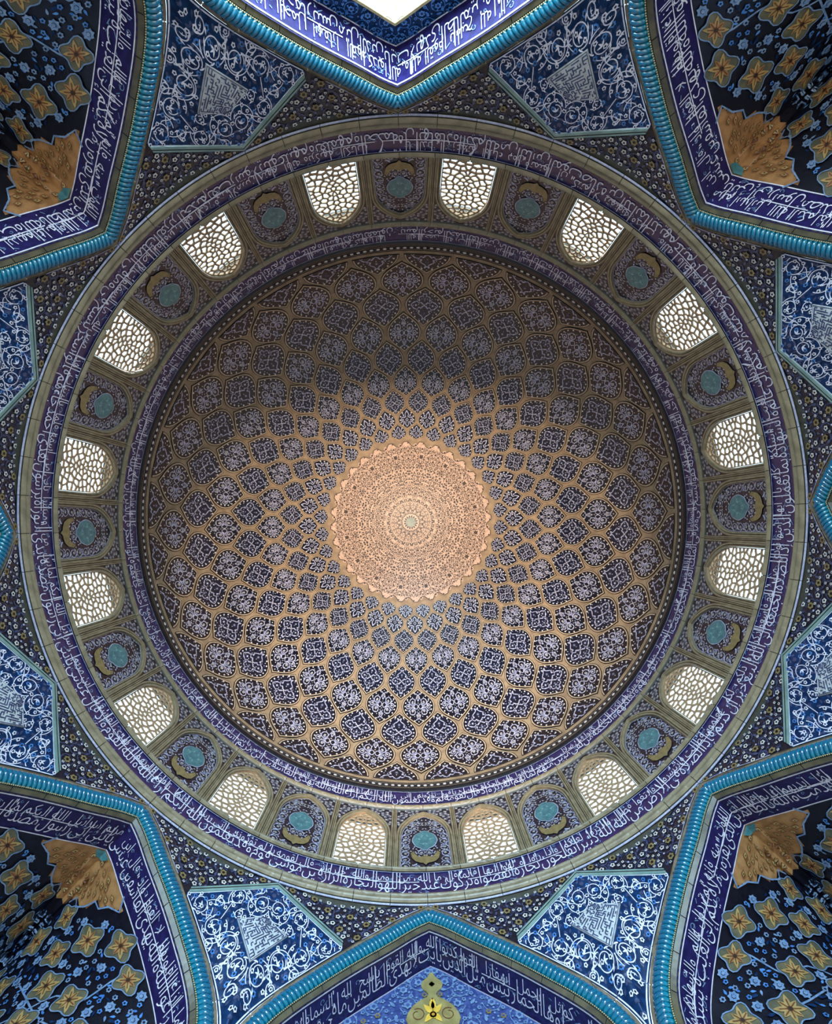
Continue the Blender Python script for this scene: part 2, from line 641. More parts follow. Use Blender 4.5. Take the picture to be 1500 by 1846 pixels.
def cartouche_sheet(kind, half=False):
    """Ornament of one cartouche in its own square, x and y from -1 to 1; mirrored about its axis."""
    s = Sheet()
    r = random.Random(40 + kind)
    w = 0.040
    ok = lambda x, y: abs(x) < 0.80 * lens_w(y / 0.90) and abs(y) < 0.8
    if kind == 0:                                       # scrolls
        s.scroll(0.37, 0.27, 0.20, -2.4, 0, w, 1, 1.3, 1)
        s.scroll(0.37, -0.27, 0.20, 2.4, 0, w, 1, 1.3, -1)
        s.scroll(0.66, 0.0, 0.13, 2.6, 0, w, 1, 1.2, -1)
        s.stroke([(0, .72), (.11, .56), (.05, .42), (.0, .34)], w, 0)
        s.stroke([(0, -.72), (.11, -.56), (.05, -.42), (.0, -.34)], w, 0)
        s.stroke([(0, 0), (.10, .14), (.18, .14), (.26, .05), (.44, .0), (.26, -.05), (.18, -.14), (.10, -.14), (0, 0)], w, 0)
        for x, y, rr in ((0.37, 0.27, .065), (0.37, -0.27, .065), (0, .54, .07), (0, -.54, .07), (.66, 0, .05), (0, .2, .045), (0, -.2, .045)):
            s.rosette(x, y, rr, 1, 3)
        for x, y, a in ((.08, .68, 1.0), (.08, -.68, -1.0), (.16, .45, 2.4), (.16, -.45, -2.4), (.56, .2, .6), (.56, -.2, -.6)):
            s.leaf(x, y, a, .15, .06, 0)
    elif kind == 1:                                     # four flowers
        for sg in (1, -1):
            s.stroke([(0, .0), (.17, sg * .16), (.30, sg * .11), (.42, sg * .23), (.27, sg * .33), (.31, sg * .46), (.13, sg * .56), (0, sg * .72)], w, 0)
            s.stroke([(.42, sg * .23), (.62, sg * .16), (.76, 0)], w, 0)
            s.leaf(.24, sg * .27, sg * .7, .14, .06, 0)
            s.leaf(.13, sg * .10, sg * .8, .14, .06, 0)
            s.leaf(.62, sg * .1, sg * 1.9, .14, .06, 0)
            s.leaf(.12, sg * .66, sg * 2.2, .13, .06, 0)
        for x, y in ((.0, .40), (.47, 0), (.0, -.40)):
            s.rosette(x, y, .105, 2, 3, 7)
            s.disc(x, y, .045, 1, 4, 6)
    else:                                               # the small ones near the crown
        for sg in (1, -1):
            s.stroke([(0, sg * .8), (.20, sg * .5), (.12, sg * .28), (.34, sg * .20), (.55, sg * .24), (.72, 0)], 0.075, 0)
            s.leaf(.30, sg * .30, sg * .9, .28, .13, 0)
        s.rosette(0, 0, .20, 0, 3, 4, 2)
        s.rosette(.48, 0, .10, 1, 3, 4, 2)
    if kind < 2:
        for i in range(9):                              # dots along the rim
            y = -0.80 + 1.60 * i / 8
            s.disc(lens_w(y / 0.98) * 0.87, y, 0.046, 1, 2, 6)
        s.disc(0, .85, .045, 1, 2, 6)
        s.disc(0, -.85, .045, 1, 2, 6)
        for x, y in scatter(ok, (0, .8, -.85, .85), 0.165, 260, 5 + kind, [(0, 0)]):
            if r.random() < 0.35:
                s.disc(x, y, 0.028, 1, 1, 5, r.random())
            else:
                s.leaf(x, y, r.uniform(0, 6), .09, .04, 0, 1)
        s.disc(0, 0, .055, 1, 3, 6)
    else:
        for i in range(5):
            y = -0.6 + 1.2 * i / 4
            s.disc(lens_w(y) * 0.80, y, 0.075, 1, 2, 5)
    return s.mirrored()


def cart_maps(i):
    """lens coordinates -> dome for row i (widest at NODES[i])"""
    if i == 0:
        q0, qm, q1 = 0.4795, 0.4735, NODES[1]
    else:
        q0, qm, q1 = NODES[i - 1], NODES[i], NODES[i + 1]
    gap = (q0 - q1) * (0.27 + 0.008 * i) if i else 0.0
    off = 0.5 * PITCH if i % 2 == 0 else 0.0
    hw = PITCH * 0.5 * 0.875

    def f(x, y, h=0.0):
        if i == 0:
            q = lerp(qm, q1 + 0.0135, max(0, y) / 1.0) if y >= 0 else lerp(qm, q0, -y)
        else:
            q = lerp(qm, q1 + gap * 0.5, y) if y >= 0 else lerp(qm, q0 - gap * 0.5, -y)
        return dome_map(off + x * hw, q, h)
    return f


lobe_mats = [LILAC, DOT, MUTE, NIGHT]
CARTS = []
for i in range(0, 9):
    f = cart_maps(i)
    b = MB()
    n = 16

    def ring_(k0, k1, h0, h1, m):
        o0, o1 = lens_outline(k0, n), lens_outline(k1, n)
        if i == 0:
            o0, o1 = [(x, max(0, y)) for x, y in o0], [(x, max(0, y)) for x, y in o1]
        N_ = len(o0)
        b.add([f(x, y, h0) for x, y in o0] + [f(x, y, h1) for x, y in o1], [(a, (a + 1) % N_, N_ + (a + 1) % N_, N_ + a) for a in range(N_)], m)
    ring_(1.045, 1.045, -0.004, 0.0022, 1)
    ring_(1.045, 1.015, 0.0022, 0.0022, 1)
    ring_(1.015, 0.965, 0.0022, 0.0022, 2)
    ring_(0.965, 0.955, 0.0022, 0.0010, 1)
    # field, rows across the lens
    rows = []
    ys = [sin(pi / 2 * (-1 + 2 * a / n)) for a in range(n + 1)]
    for y in ys:
        if i == 0 and y < -1e-6:
            continue
        rows.append([f(lens_w(y) * 0.955 * t / 3, y * 0.955, 0.0010) for t in range(-3, 4)])
    b.grid(rows, 0, True)
    me = b.mesh('cartouche', [FIELDBLUE if i in (2, 4) else NAVY, NIGHT, CREAM])
    sh = cartouche_sheet(2 if i in (7, 8) else 1 if i in (0, 2, 4, 6) else 0)
    if i == 0:
        sh.it = [([(x, y) for x, y in a], g, m, h) for a, g, m, h in sh.it if min(p[1] for p in a) > -0.02]
    sh.unit = 0.0005
    sm = sh.mb(lambda x, y, h: f(x * 0.955, y * 0.955, 0.0012 + h)).mesh('arabesque', lobe_mats)
    for k in range(32):
        c = link('cartouche', me, ceiling)
        c.rotation_euler.z = -k * PITCH
        link('arabesque', sm, c, 'stuff')

# crown medallion: rose-beige tiles with brown inlay and a toothed edge
b = MB()
rows = []
for k in range(9):
    row = []
    for j in range(128):
        a = 2 * pi * j / 128
        q = 0.139 + 0.006 * (1 if (j % 4) in (0, 1) else -0.4) if k == 0 else lerp(0.137, 0.0005, (k - 1) / 7)
        row.append(dome_map(a, q, 0.0012))
    rows.append(row)
b.grid(rows, 0, True, True)
crown = b.build('crown_medallion', ROSE, ceiling)
s = Sheet(0.0006)
w = Sheet(0.0006)
wedge = pi / 16
for _k in range(1):
    rr = random.Random(11)
    ok = lambda x, y: 0.012 < hypot(x, y) < 0.134 and 0 <= atan2(x, y) <= wedge
    pts = scatter(ok, (0, 0.03, 0.01, 0.135), 0.0047, 9000, 3)
    for x, y in pts:
        t = rr.random()
        if t < 0.34:
            w.disc(x, y, 0.0018, 0, 1, 5, rr.random())
        elif t < 0.74:
            w.scroll(x, y, 0.0024, rr.uniform(0, 6), 0, 0.0010, 1, 0.9, rr.choice((-1, 1)), 0.3, 9)
        elif t < 0.84:
            w.rosette(x, y, 0.0026, 0, 1, 4, 1, rr.random())
        else:
            w.leaf(x, y, rr.uniform(0, 6), 0.0058, 0.0024, 0, 1)
    for x, y in scatter(ok, (0, 0.03, 0.01, 0.135), 0.0024, 9000, 4, pts):
        w.stroke([(x, y), (x + rr.uniform(-.0016, .0016), y + 0.0016), (x + rr.uniform(-.002, .002), y + 0.003)], 0.0007, 0, 1)
w = w.mirrored()
for k in range(16):
    a = 2 * pi * k / 16
    for pts, fs, m, h in w.it:
        s.it.append(([(x * cos(a) + y * sin(a), -x * sin(a) + y * cos(a)) for x, y in pts], fs, m, h))
for k in range(32):
    a = 2 * pi * (k + 0.5) / 32
    x, y = 0.1385 * sin(a), 0.1385 * cos(a)
    s.rosette(x, y, 0.0040, 1, 0, 4, 2, -a)
    a = 2 * pi * k / 32
    s.disc(0.1425 * sin(a), 0.1425 * cos(a), 0.0014, 0, 2, 5)
for j in range(128):                                       # dark line that follows the teeth
    a0, a1 = 2 * pi * j / 128, 2 * pi * (j + 1) / 128
    q0 = 0.139 + 0.006 * (1 if (j % 4) in (0, 1) else -0.4)
    q1 = 0.139 + 0.006 * (1 if ((j + 1) % 4) in (0, 1) else -0.4)
    s.stroke([(q0 * sin(a0), q0 * cos(a0)), (q1 * sin(a1), q1 * cos(a1))], 0.0011, 0, 2)
s.build('inlay', lambda x, y, h: dome_xy(x, y, 0.0014 + h), [BROWN, ROSE], crown)
b = MB()
st = [(0.0105 * (1 if j % 2 == 0 else 0.72) * sin(pi * j / 8), 0.0105 * (1 if j % 2 == 0 else 0.72) * cos(pi * j / 8)) for j in range(16)]
b.add([dome_xy(x, y, 0.004) for x, y in st] + [dome_xy(0.0001, 0.0001, 0.005)], [(j, (j + 1) % 16, 16) for j in range(16)], 0)
b.add([dome_xy(x, y, 0.001) for x, y in st] + [dome_xy(x, y, 0.004) for x, y in st], [(j, (j + 1) % 16, 16 + (j + 1) % 16, 16 + j) for j in range(16)], 0)
b.build('boss', STAR, crown)['label'] = 'small grey eight-pointed star at the crown'

# bead course at the foot of the dome
b = MB()
b.grid([[dome_map(2 * pi * j / SEG, q, h) for j in range(SEG)] for q, h in ((0.4795, -0.002), (0.4795, 0.001), (0.4825, 0.0015))], 1, True, True)
b.grid([[P(r_ * sin(2 * pi * j / SEG), r_ * cos(2 * pi * j / SEG), z_) for j in range(SEG)] for r_, z_ in
        ((0.9985, Z_DOME + 0.004), (0.9985, 2.034), (0.993, 2.032), (0.991, 2.025), (0.994, 2.018), (0.9985, Z_LI))], 1, True, True)
bead_course = b.build('bead_course', [NIGHT, NIGHT], ceiling)
s = Sheet(0.0006)
for k in range(256):
    a = 2 * pi * (k + 0.5) / 256
    s.poly([(a + 0.0068 * cos(t), 2.058 + 0.0068 * sin(t)) for t in [2 * pi * j / 8 for j in range(8)]], 0, 3)
    s.disc(a + pi / 256, 2.058, 0.0026, 1, 2, 4)
for z_ in (2.072, 2.044):
    s.stroke([(2 * pi * j / SEG, z_) for j in range(SEG + 1)], 0.0016, 2, 2)
s.build('bead', lambda u, v, h: cyl_map(u, v, 0.002 + h), [DOT, MUTE, CREAM], bead_course)

# ------------------------------------------------------------------ drum: two lettered rings, mouldings, bays


def revolve(prof, mat=0, b=None, seg=SEG, smooth=True):
    b = b or MB()
    b.grid([[P(r_ * sin(2 * pi * j / seg), r_ * cos(2 * pi * j / seg), z_) for j in range(seg)] for r_, z_ in prof], mat, smooth, True)
    return b


def arc_prof(r0, z0, z1, bulge, n=6):
    return [(r0 - bulge * sin(pi * i / n), lerp(z0, z1, i / n)) for i in range(n + 1)]


def ring_trim(name, parts, label):
    """A round moulding laid in 64 lengths: each length is a part."""
    root = tag(empty(name), label, 'moulding', kind='structure')
    b = MB()
    for prof, m in parts:
        rows_ = []
        for t in range(7):
            a = lerp(0.0004, 2 * pi / 64 - 0.0012, t / 6)
            rows_.append([P(r_ * sin(a), r_ * cos(a), z_) for r_, z_ in prof])
        b.grid(rows_, m, True)
    me = b.mesh('stone_length', [OLIVE, OLIVEDARK, LILAC])
    for k in range(64):
        o = link('stone_length', me, root)
        o.rotation_euler.z = 2 * pi * k / 64
    return root


ring_trim('trim_1', [([(1.0, 1.403), (0.9965, 1.4035), (0.9965, 1.4058)], 2), ([(0.9965, 1.4058), (0.9965, 1.409)], 1), (arc_prof(0.9955, 1.409, 1.426, 0.008), 0),
                     ([(0.9955, 1.426), (0.9955, 1.4285)], 1), (arc_prof(0.9955, 1.4285, 1.4425, 0.007, 5), 0), ([(0.997, 1.4425), (0.997, 1.4445)], 2)],
          'round olive stone moulding below the lower lettered ring')
ring_trim('trim_2', [(arc_prof(0.9955, Z_INS1, Z_PB - 0.004, 0.009), 0), ([(0.9955, Z_PB - 0.004), (0.999, Z_PB + 0.001)], 1)],
          'olive stone moulding between the lower lettered ring and the windows')
ring_trim('trim_3', [([(0.999, Z_PT - 0.001), (0.9955, Z_PT + 0.003)], 1), (arc_prof(0.9955, Z_PT + 0.003, Z_LO - 0.005, 0.008), 0), ([(0.996, Z_LO - 0.005), (0.998, Z_LO)], 1)],
          'olive stone moulding between the windows and the upper lettered ring')


def ring_band(name, z0, z1, text, label, size, small, seed):
    root = tag(empty(name), label, 'inscription')
    revolve([(1.0, z0 - 0.004), (1.0, z1 + 0.004)]).build('glazed_ground', INDIGO, root)
    s = Sheet(0.0004)
    hb = z1 - z0
    lettering(s, text, pi, -pi, z0, hb, 0, 1, seed, size, small)
    s.build('lettering', lambda u, v, h: cyl_map(u, v, 0.0012 + h), [WHITE, SKYGLAZE], root)['label'] = 'white cursive lettering with tall uprights'
    s = Sheet(0.0004)
    for z_ in (z0 + 0.0015, z1 - 0.0015):
        s.stroke([(2 * pi * j / SEG, z_) for j in range(SEG + 1)], 0.0022, 0, 1)
    s.build('border_line', lambda u, v, h: cyl_map(u, v, 0.0012 + h), [LILAC], root, None)
    return root


ring_band('inscription_band', Z_INS0, Z_INS1, T62C[:640] + T61 + T62 + T62B, 'indigo tile ring of white cursive lettering, the larger, below the windows', 0.72, 0.54, 3)
ring_band('inscription_band', Z_LO, Z_LI, T1 + T62 + T61 + T62C, 'indigo tile ring of white cursive lettering, the smaller, above the windows', 0.66, 0.50, 4)

# bays
BH = PITCH / 2                       # half width of a bay
FH = 0.0755                          # half width of the arched field
_BA = [(0.0, 1.850), (0.018, 1.840), (0.036, 1.824), (0.052, 1.802), (0.064, 1.779), (0.0715, 1.755), (0.0748, 1.725), (FH, 1.69), (FH, 1.62), (FH, Z_PB)]
BAY = [p for p in _catmull(_BA, 3)]


def bay_offset(d):
    n = len(BAY)
    out = []
    for i in range(n):
        a, c = BAY[max(0, i - 1)], BAY[min(n - 1, i + 1)]
        dx, dz = c[0] - a[0], c[1] - a[1]
        l = hypot(dx, dz)
        out.append((BAY[i][0] - dz / l * d, BAY[i][1] + dx / l * d))
    while out[1][0] <= 1e-4:
        out.pop(0)
    (u0, z0), (u1, z1) = out[0], out[1]
    out[0] = (0.0, z0 - (z1 - z0) / (u1 - u0) * u0)
    out[-1] = (out[-1][0], Z_PB)
    return out


def strip(b, c0, h0, c1, h1, mat, mapf, smooth=False):
    """band between two lines of equal count"""
    b.grid([[mapf(u, z, h0) for u, z in c0], [mapf(u, z, h1) for u, z in c1]], mat, smooth)


def resample(pts, n):
    s = arclen(pts)
    return [(interp(s, [p[0] for p in pts], s[-1] * i / n), interp(s, [p[1] for p in pts], s[-1] * i / n)) for i in range(n + 1)]


NB = 48


def bay_frame():
    """arched moulding around the field: stepped profile"""
    b = MB()
    steps = [(0.0, -0.010, 1), (0.0, 0.003, 0), (0.0050, 0.0045, 0), (0.0058, 0.001, 1), (0.0068, 0.001, 1), (0.0076, 0.005, 0), (0.0135, 0.005, 0), (0.0142, 0.001, 1)]
    lines = [resample(full(bay_offset(d)), NB) for d, _h, _m in steps]
    for i in range(len(steps) - 1):
        strip(b, lines[i], steps[i][1], lines[i + 1], steps[i + 1][1], steps[i + 1][2], cyl_map)
    return b


frame_me = bay_frame().mesh('arch_frame', [OLIVE, OLIVEDARK])
# spandrel over the arch: dark floral corners
out = resample(full(bay_offset(0.0142)), NB)
b = MB()
top = []
u76 = u_at(bay_offset(0.0142), 1.76)
for u, z in out:
    if z < 1.70:
        top.append((math.copysign(BH - 0.008, u), z))
    elif z < 1.76:
        top.append((math.copysign(BH - 0.008, u), lerp(1.70, Z_PT, (z - 1.70) / 0.06)))
    else:
        top.append((max(-1, min(1, u / u76)) * (BH - 0.008), Z_PT))
strip(b, out, 0.0008, top, 0.0008, 0, cyl_map)
span_me = b.mesh('spandrel', [FIELD])
s = Sheet(0.0004)
oh = bay_offset(0.0142)
ok = lambda u, z: 0.012 < u < BH - 0.013 and z < Z_PT - 0.006 and u > u_at(oh, z) + 0.007 and z > 1.72
rr = random.Random(2)
for u, z in scatter(ok, (0, BH, 1.70, Z_PT), 0.0112, 900, 9):
    s.rosette(u, z, 0.0042, 0, 1, 5, 2, rr.random())
    s.scroll(u, z, 0.0068, rr.uniform(0, 6), 2, 0.0009, 1, 0.6, rr.choice((-1, 1)), 0.7, 9)
span_ar = s.mirrored().mb(lambda u, v, h: cyl_map(u, v, 0.0012 + h)).mesh('arabesque', [DOT, NIGHT, LILAC])
# pilaster between bays
b = MB()
pr = [(-0.0085, 0.0005), (-0.0085, 0.004), (-0.0035, 0.004), (-0.0030, 0.0015), (-0.0008, 0.0015), (-0.0004, 0.005), (0.0022, 0.005), (0.0026, 0.0015), (0.0038, 0.0015), (0.0044, 0.004), (0.0085, 0.004), (0.0085, 0.0005)]
for i in range(len(pr) - 1):
    b.grid([[cyl_map(pr[i + t][0], z, pr[i + t][1]) for z in (Z_PB - 0.003, 1.72, Z_PT + 0.003)] for t in (0, 1)], 1 if i in (3, 7) else 0, False)
pil_me = b.mesh('pilaster', [OLIVE, OLIVEDARK])

drum = tag(empty('wall_drum'), 'round drum wall between the two lettered rings, cut by windows', 'wall', kind='structure')
for k in range(32):
    o = link('pilaster', pil_me, drum)
    o.rotation_euler.z = (k + 0.5) * PITCH

b = MB()
b.grid([[cyl_map(u, z, -0.012) for z in (Z_PB - 0.004, Z_PT + 0.004)] for u in (-0.0222, -0.011, 0, 0.011, 0.0222)], 0)
pier_me = b.mesh('drum_pier', [OLIVEDARK])
for k in range(32):
    o = link('drum_pier', pier_me, drum)
    o.rotation_euler.z = (k + 0.5) * PITCH

# window grille: irregular openings in carved stucco
GA = resample(full([(u, z) for u, z in bay_offset(-0.001)]), 40)


def clip(poly, nx, ny, c):
    out_ = []
    for i in range(len(poly)):
        a, d = poly[i], poly[(i + 1) % len(poly)]
        da, dd = a[0] * nx + a[1] * ny - c, d[0] * nx + d[1] * ny - c
        if da <= 0:
            out_.append(a)
        if da * dd < 0:
            t = da / (da - dd)
            out_.append((lerp(a[0], d[0], t), lerp(a[1], d[1], t)))
    return out_


def ray_poly(c, a, poly):
    dx, dy = cos(a), sin(a)
    best = 9
    for i in range(len(poly)):
        p, q = poly[i], poly[(i + 1) % len(poly)]
        ex, ey = q[0] - p[0], q[1] - p[1]
        den = dx * ey - dy * ex
        if abs(den) < 1e-12:
            continue
        t = ((p[0] - c[0]) * ey - (p[1] - c[1]) * ex) / den
        u = ((p[0] - c[0]) * dy - (p[1] - c[1]) * dx) / den
        if t > 0 and -1e-6 <= u <= 1 + 1e-6:
            best = min(best, t)
    return best


gp = [(u, z) for u, z in GA]
grng = random.Random(77)
gi = bay_offset(-0.004)
ok = lambda u, z: abs(u) < u_at(gi, z) and z > Z_PB + 0.004
half_pts = scatter(lambda u, z: ok(u, z) and (u > 0.007), (0, 0.075, Z_PB, 1.85), 0.0178, 4000, 21)
mid = [(0.0, z) for z in [1.575 + 0.024 * i for i in range(13)] if ok(0, z)]
sites = half_pts + [(-u, z) for u, z in half_pts] + mid
b = MB()
for i, c in enumerate(sites):
    poly = gp
    for j, d in enumerate(sites):
        if j != i and hypot(d[0] - c[0], d[1] - c[1]) < 0.09:
            nx, ny = d[0] - c[0], d[1] - c[1]
            poly = clip(poly, nx, ny, nx * (c[0] + d[0]) / 2 + ny * (c[1] + d[1]) / 2)
            if len(poly) < 3:
                break
    if len(poly) < 3:
        continue
    cx, cy = sum(p[0] for p in poly) / len(poly), sum(p[1] for p in poly) / len(poly)
    angs = sorted([atan2(p[1] - cy, p[0] - cx) for p in poly] + [2 * pi * t / 10 - pi + 0.01 for t in range(10)])
    ro = [ray_poly((cx, cy), a, poly) for a in angs]
    if max(ro) > 0.05:
        continue
    ri = [max(0.25 * r_, r_ - grng.uniform(0.0022, 0.0040)) for r_ in ro]
    m = len(angs)
    ri = [min(ri[t], 0.25 * ri[t - 1] + 0.5 * ri[t] + 0.25 * ri[(t + 1) % m]) for t in range(m)]
    o_ = [(cx + r_ * cos(a), cy + r_ * sin(a)) for r_, a in zip(ro, angs)]
    i_ = [(cx + r_ * cos(a), cy + r_ * sin(a)) for r_, a in zip(ri, angs)]
    vs_ = [cyl_map(u, z, -0.004) for u, z in o_] + [cyl_map(u, z, -0.004) for u, z in i_] + [cyl_map(u, z, -0.0075) for u, z in i_] + [cyl_map(u, z, -0.0075) for u, z in o_]
    fs = []
    for t in range(m):
        k = (t + 1) % m
        fs += [(t, k, m + k, m + t), (m + t, m + k, 2 * m + k, 2 * m + t), (2 * m + t, 2 * m + k, 3 * m + k, 3 * m + t)]
    b.add(vs_, fs, 0)
grille_me = b.mesh('grille', [GRILLE])
b = MB()
strip(b, resample(full(bay_offset(0.0)), NB), 0.0, resample(full(bay_offset(0.0)), NB), -0.014, 0, cyl_map)
b.grid([[cyl_map(-FH, Z_PB, h) for h in (0, -0.014)], [cyl_map(FH, Z_PB, h) for h in (0, -0.014)]], 0)
reveal_me = b.mesh('reveal', [GRILLE])

# blind bay: field, roundel, ochre cusped bracket
b = MB()
arch_pts = resample(full(bay_offset(0.0)), NB)
h2 = NB // 2
b.grid([[cyl_map(lerp(arch_pts[i][0], arch_pts[NB - i][0], t / 4), arch_pts[i][1], -0.006) for t in range(5)] for i in range(h2 + 1)], 0, False)
field_me = b.mesh('tile_field', [FIELD])


def roundel(kx, kz, cx=0.0, cz=1.708, n=32):
    out_ = []
    for i in range(n):
        a = 2 * pi * i / n
        rr_ = 1 + 0.014 * cos(8 * a) + 0.16 * max(0, abs(sin(a)) - 0.93) / 0.07 * 0.9
        out_.append((cx + kx * rr_ * cos(a), cz + kz * rr_ * sin(a)))
    return out_


s = Sheet(0.0008)
s.poly(roundel(0.0395, 0.0475), 1, 3)
s.poly(roundel(0.0375, 0.0455), 0, 4)
round_mb = s.mb(lambda u, v, h: cyl_map(u, v, -0.006 + h))
round_me = round_mb.mesh('roundel', [TURQ, LILAC])
s = Sheet(0.0005)
for sg in (1,):
    s.stroke([(0.004, 1.744), (0.010, 1.735), (0.006, 1.727), (0.013, 1.720), (0.020, 1.712), (0.016, 1.700), (0.022, 1.694), (0.012, 1.688), (0.0, 1.676)], 0.0016, 0, 1)
    s.leaf(0.012, 1.706, 0.6, 0.014, 0.006, 0, 2)
    s.leaf(0.010, 1.722, 2.0, 0.012, 0.005, 0, 2)
    s.disc(0.026, 1.712, 0.0026, 0, 2, 6)
    s.leaf(0.002, 1.690, -1.1, 0.012, 0.005, 0, 2)
round_ar = s.mirrored().mb(lambda u, v, h: cyl_map(u, v, -0.0025 + h)).mesh('relief', [TURQLINE])
# ochre bracket under the roundel
s = Sheet(0.0008)
outer_ = [(0.0, 1.582), (0.007, 1.592), (0.018, 1.594), (0.031, 1.601), (0.040, 1.615), (0.044, 1.640)]
inner_ = [(0.0, 1.628), (0.006, 1.626), (0.014, 1.622), (0.022, 1.624), (0.030, 1.634), (0.036, 1.650)]
vs_ = outer_ + inner_
s.it.append((vs_, [(i, i + 1, 6 + i + 1, 6 + i) for i in range(5)], 0, 3))
s.it.append(([(-u, z) for u, z in vs_], [(i, i + 1, 6 + i + 1, 6 + i) for i in range(5)], 0, 3))
ochre_me = s.mb(lambda u, v, h: cyl_map(u, v, -0.006 + h)).mesh('ochre_bracket', [OCHRE])
s = Sheet(0.0004)
rr = random.Random(6)
in_r = lambda u, z: ((u / 0.043) ** 2 + ((z - 1.708) / 0.054) ** 2) < 1
in_o = lambda u, z: 1.588 < z < 1.650 and u < 0.044 and not (z > 1.628 and u < 0.026)
ba = bay_offset(0.0)
ok = lambda u, z: 0.003 < u < u_at(ba, z) - 0.006 and Z_PB + 0.004 < z < 1.84 and not in_r(u, z) and not in_o(u, z)
sc = [(0.060, 1.578, 0.0125), (0.060, 1.608, 0.0125), (0.060, 1.638, 0.0125), (0.060, 1.668, 0.0125), (0.060, 1.698, 0.0120), (0.059, 1.727, 0.0115), (0.050, 1.757, 0.012), (0.031, 1.778, 0.011),
      (0.028, 1.572, 0.011), (0.011, 1.645, 0.010), (0.016, 1.806, 0.010), (0.036, 1.800, 0.008)]
for i, (u, z, r_) in enumerate(sc):
    s.scroll(u, z, r_, rr.uniform(0, 6), 0, 0.0016, 2, 1.3, 1 if i % 2 else -1, 0.4)
    s.rosette(u, z, 0.0042, 1, 2, 5, 3)
    s.leaf(u + r_ * 0.7, z + r_ * 0.7, 2.2, 0.011, 0.005, 0, 3)
for i in range(len(sc) - 5):
    (u0, z0, r0), (u1, z1, r1) = sc[i], sc[i + 1]
    s.stroke([(u0 + r0 * 0.8, z0 + r0 * 0.5), ((u0 + u1) / 2 - 0.003, (z0 + z1) / 2), (u1 - r1 * 0.8, z1 - r1 * 0.5)], 0.0016, 0, 2)
for u, z in scatter(ok, (0, FH, Z_PB, 1.85), 0.0096, 2500, 12, [(a, c) for a, c, _ in sc]):
    t = rr.random()
    if t < 0.45:
        s.rosette(u, z, 0.0030, 1, 2, 5, 3, rr.random())
    elif t < 0.8:
        s.leaf(u, z, rr.uniform(0, 6), 0.009, 0.0042, 0, 1)
    else:
        s.disc(u, z, 0.0022, 3, 1, 5)
s.stroke([(u, z) for u, z in resample(bay_offset(-0.0018), 24)], 0.0016, 0, 2)
field_ar = s.mirrored().mb(lambda u, v, h: cyl_map(u, v, -0.0056 + h)).mesh('arabesque', [LILAC, DOT, NIGHT, MUTE])

ORD = ['first', 'second', 'third', 'fourth', 'fifth', 'sixth', 'seventh', 'eighth', 'ninth', 'tenth', 'eleventh', 'twelfth', 'thirteenth', 'fourteenth', 'fifteenth', 'sixteenth']


def clock(al):
    """place on the drum as seen in the picture: 0 at the top, clockwise"""
    return (pi - al) % (2 * pi)


n_win = 0
for k in range(32):
    al = k * PITCH                                   # azimuth of the bay, 0 at the picture's foot
    rz = -al
    pos = int(round(((k * PITCH - pi) % (2 * pi)) / PITCH))   # counter-clockwise steps from the top
    cw = (32 - pos) % 32                             # clockwise steps from the top bay
    if k % 2 == 0:
        root = empty('tile_panel', rz)
        j = cw // 2
        where = 'the topmost of the ring, nearest the bright window' if j == 0 else ('the lowest of the ring, over the gold finial' if j == 8 else
                 f'{ORD[j]} clockwise from the topmost one' if j < 8 else f'{ORD[16 - j]} anticlockwise from the topmost one')
        tag(root, f'blind arched tile panel with turquoise roundel, {where}', 'tile panel', 'blind tile panels between the drum windows')
        link('arch_frame', frame_me, root)
        fo = link('tile_field', field_me, root)
        link('arabesque', field_ar, fo, 'stuff')
        ro_ = link('roundel', round_me, root)
        ro_['label'] = 'turquoise lobed roundel'
        link('relief', round_ar, ro_)
        link('ochre_bracket', ochre_me, root)['label'] = 'ochre cusped crescent under the roundel'
    else:
        n_win += 1
        root = empty(f'window_{n_win}', rz)
        j = (cw - 1) // 2
        where = (f'{ORD[j]} clockwise from the top' if j < 8 else f'{ORD[15 - j]} anticlockwise from the top')
        tag(root, f'arched drum window with pierced stucco grille, {where}', 'window', 'windows around the drum', 'structure')
        link('arch_frame', frame_me, root)
        link('grille', grille_me, root)
        link('reveal', reveal_me, root)
    so = link('spandrel', span_me, root)
    link('arabesque', span_ar, so, 'stuff')
b = revolve([(1.02, Z_RIM - 0.03), (1.004, Z_RIM - 0.001), (1.004, Z_PB - 0.001), (1.06, Z_PB - 0.001)])
revolve([(1.06, Z_PT + 0.002), (1.004, Z_PT + 0.002), (1.004, Z_DOME + 0.003)], 0, b)
b.build('drum_core', OLIVEDARK, drum)

# ------------------------------------------------------------------ the eight arched walls (built at the picture's foot, then turned)
ZB = 0.55
Ain, Aout = [p for p in INNER], [p for p in BORDER]


def soffit_map_for(half):
    pts = resample(full(half), 240)
    ss = arclen(pts)

    def f(s, v, h=0.0):
        s = max(0.0, min(ss[-1], s))
        i = min(239, int(s / ss[-1] * 240))
        while i > 0 and ss[i] > s:
            i -= 1
        while i < 239 and ss[i + 1] < s:
            i += 1
        t = (s - ss[i]) / (ss[i + 1] - ss[i])
        dx, dz = pts[i + 1][0] - pts[i][0], pts[i + 1][1] - pts[i][1]
        l = hypot(dx, dz)
        return P(lerp(pts[i][0], pts[i + 1][0], t) + dz / l * h, D_SOFF - v, lerp(pts[i][1], pts[i + 1][1], t) - dx / l * h)
    return f, ss[-1]


SOFF, SLEN = soffit_map_for(INNER)
HB = 0.092

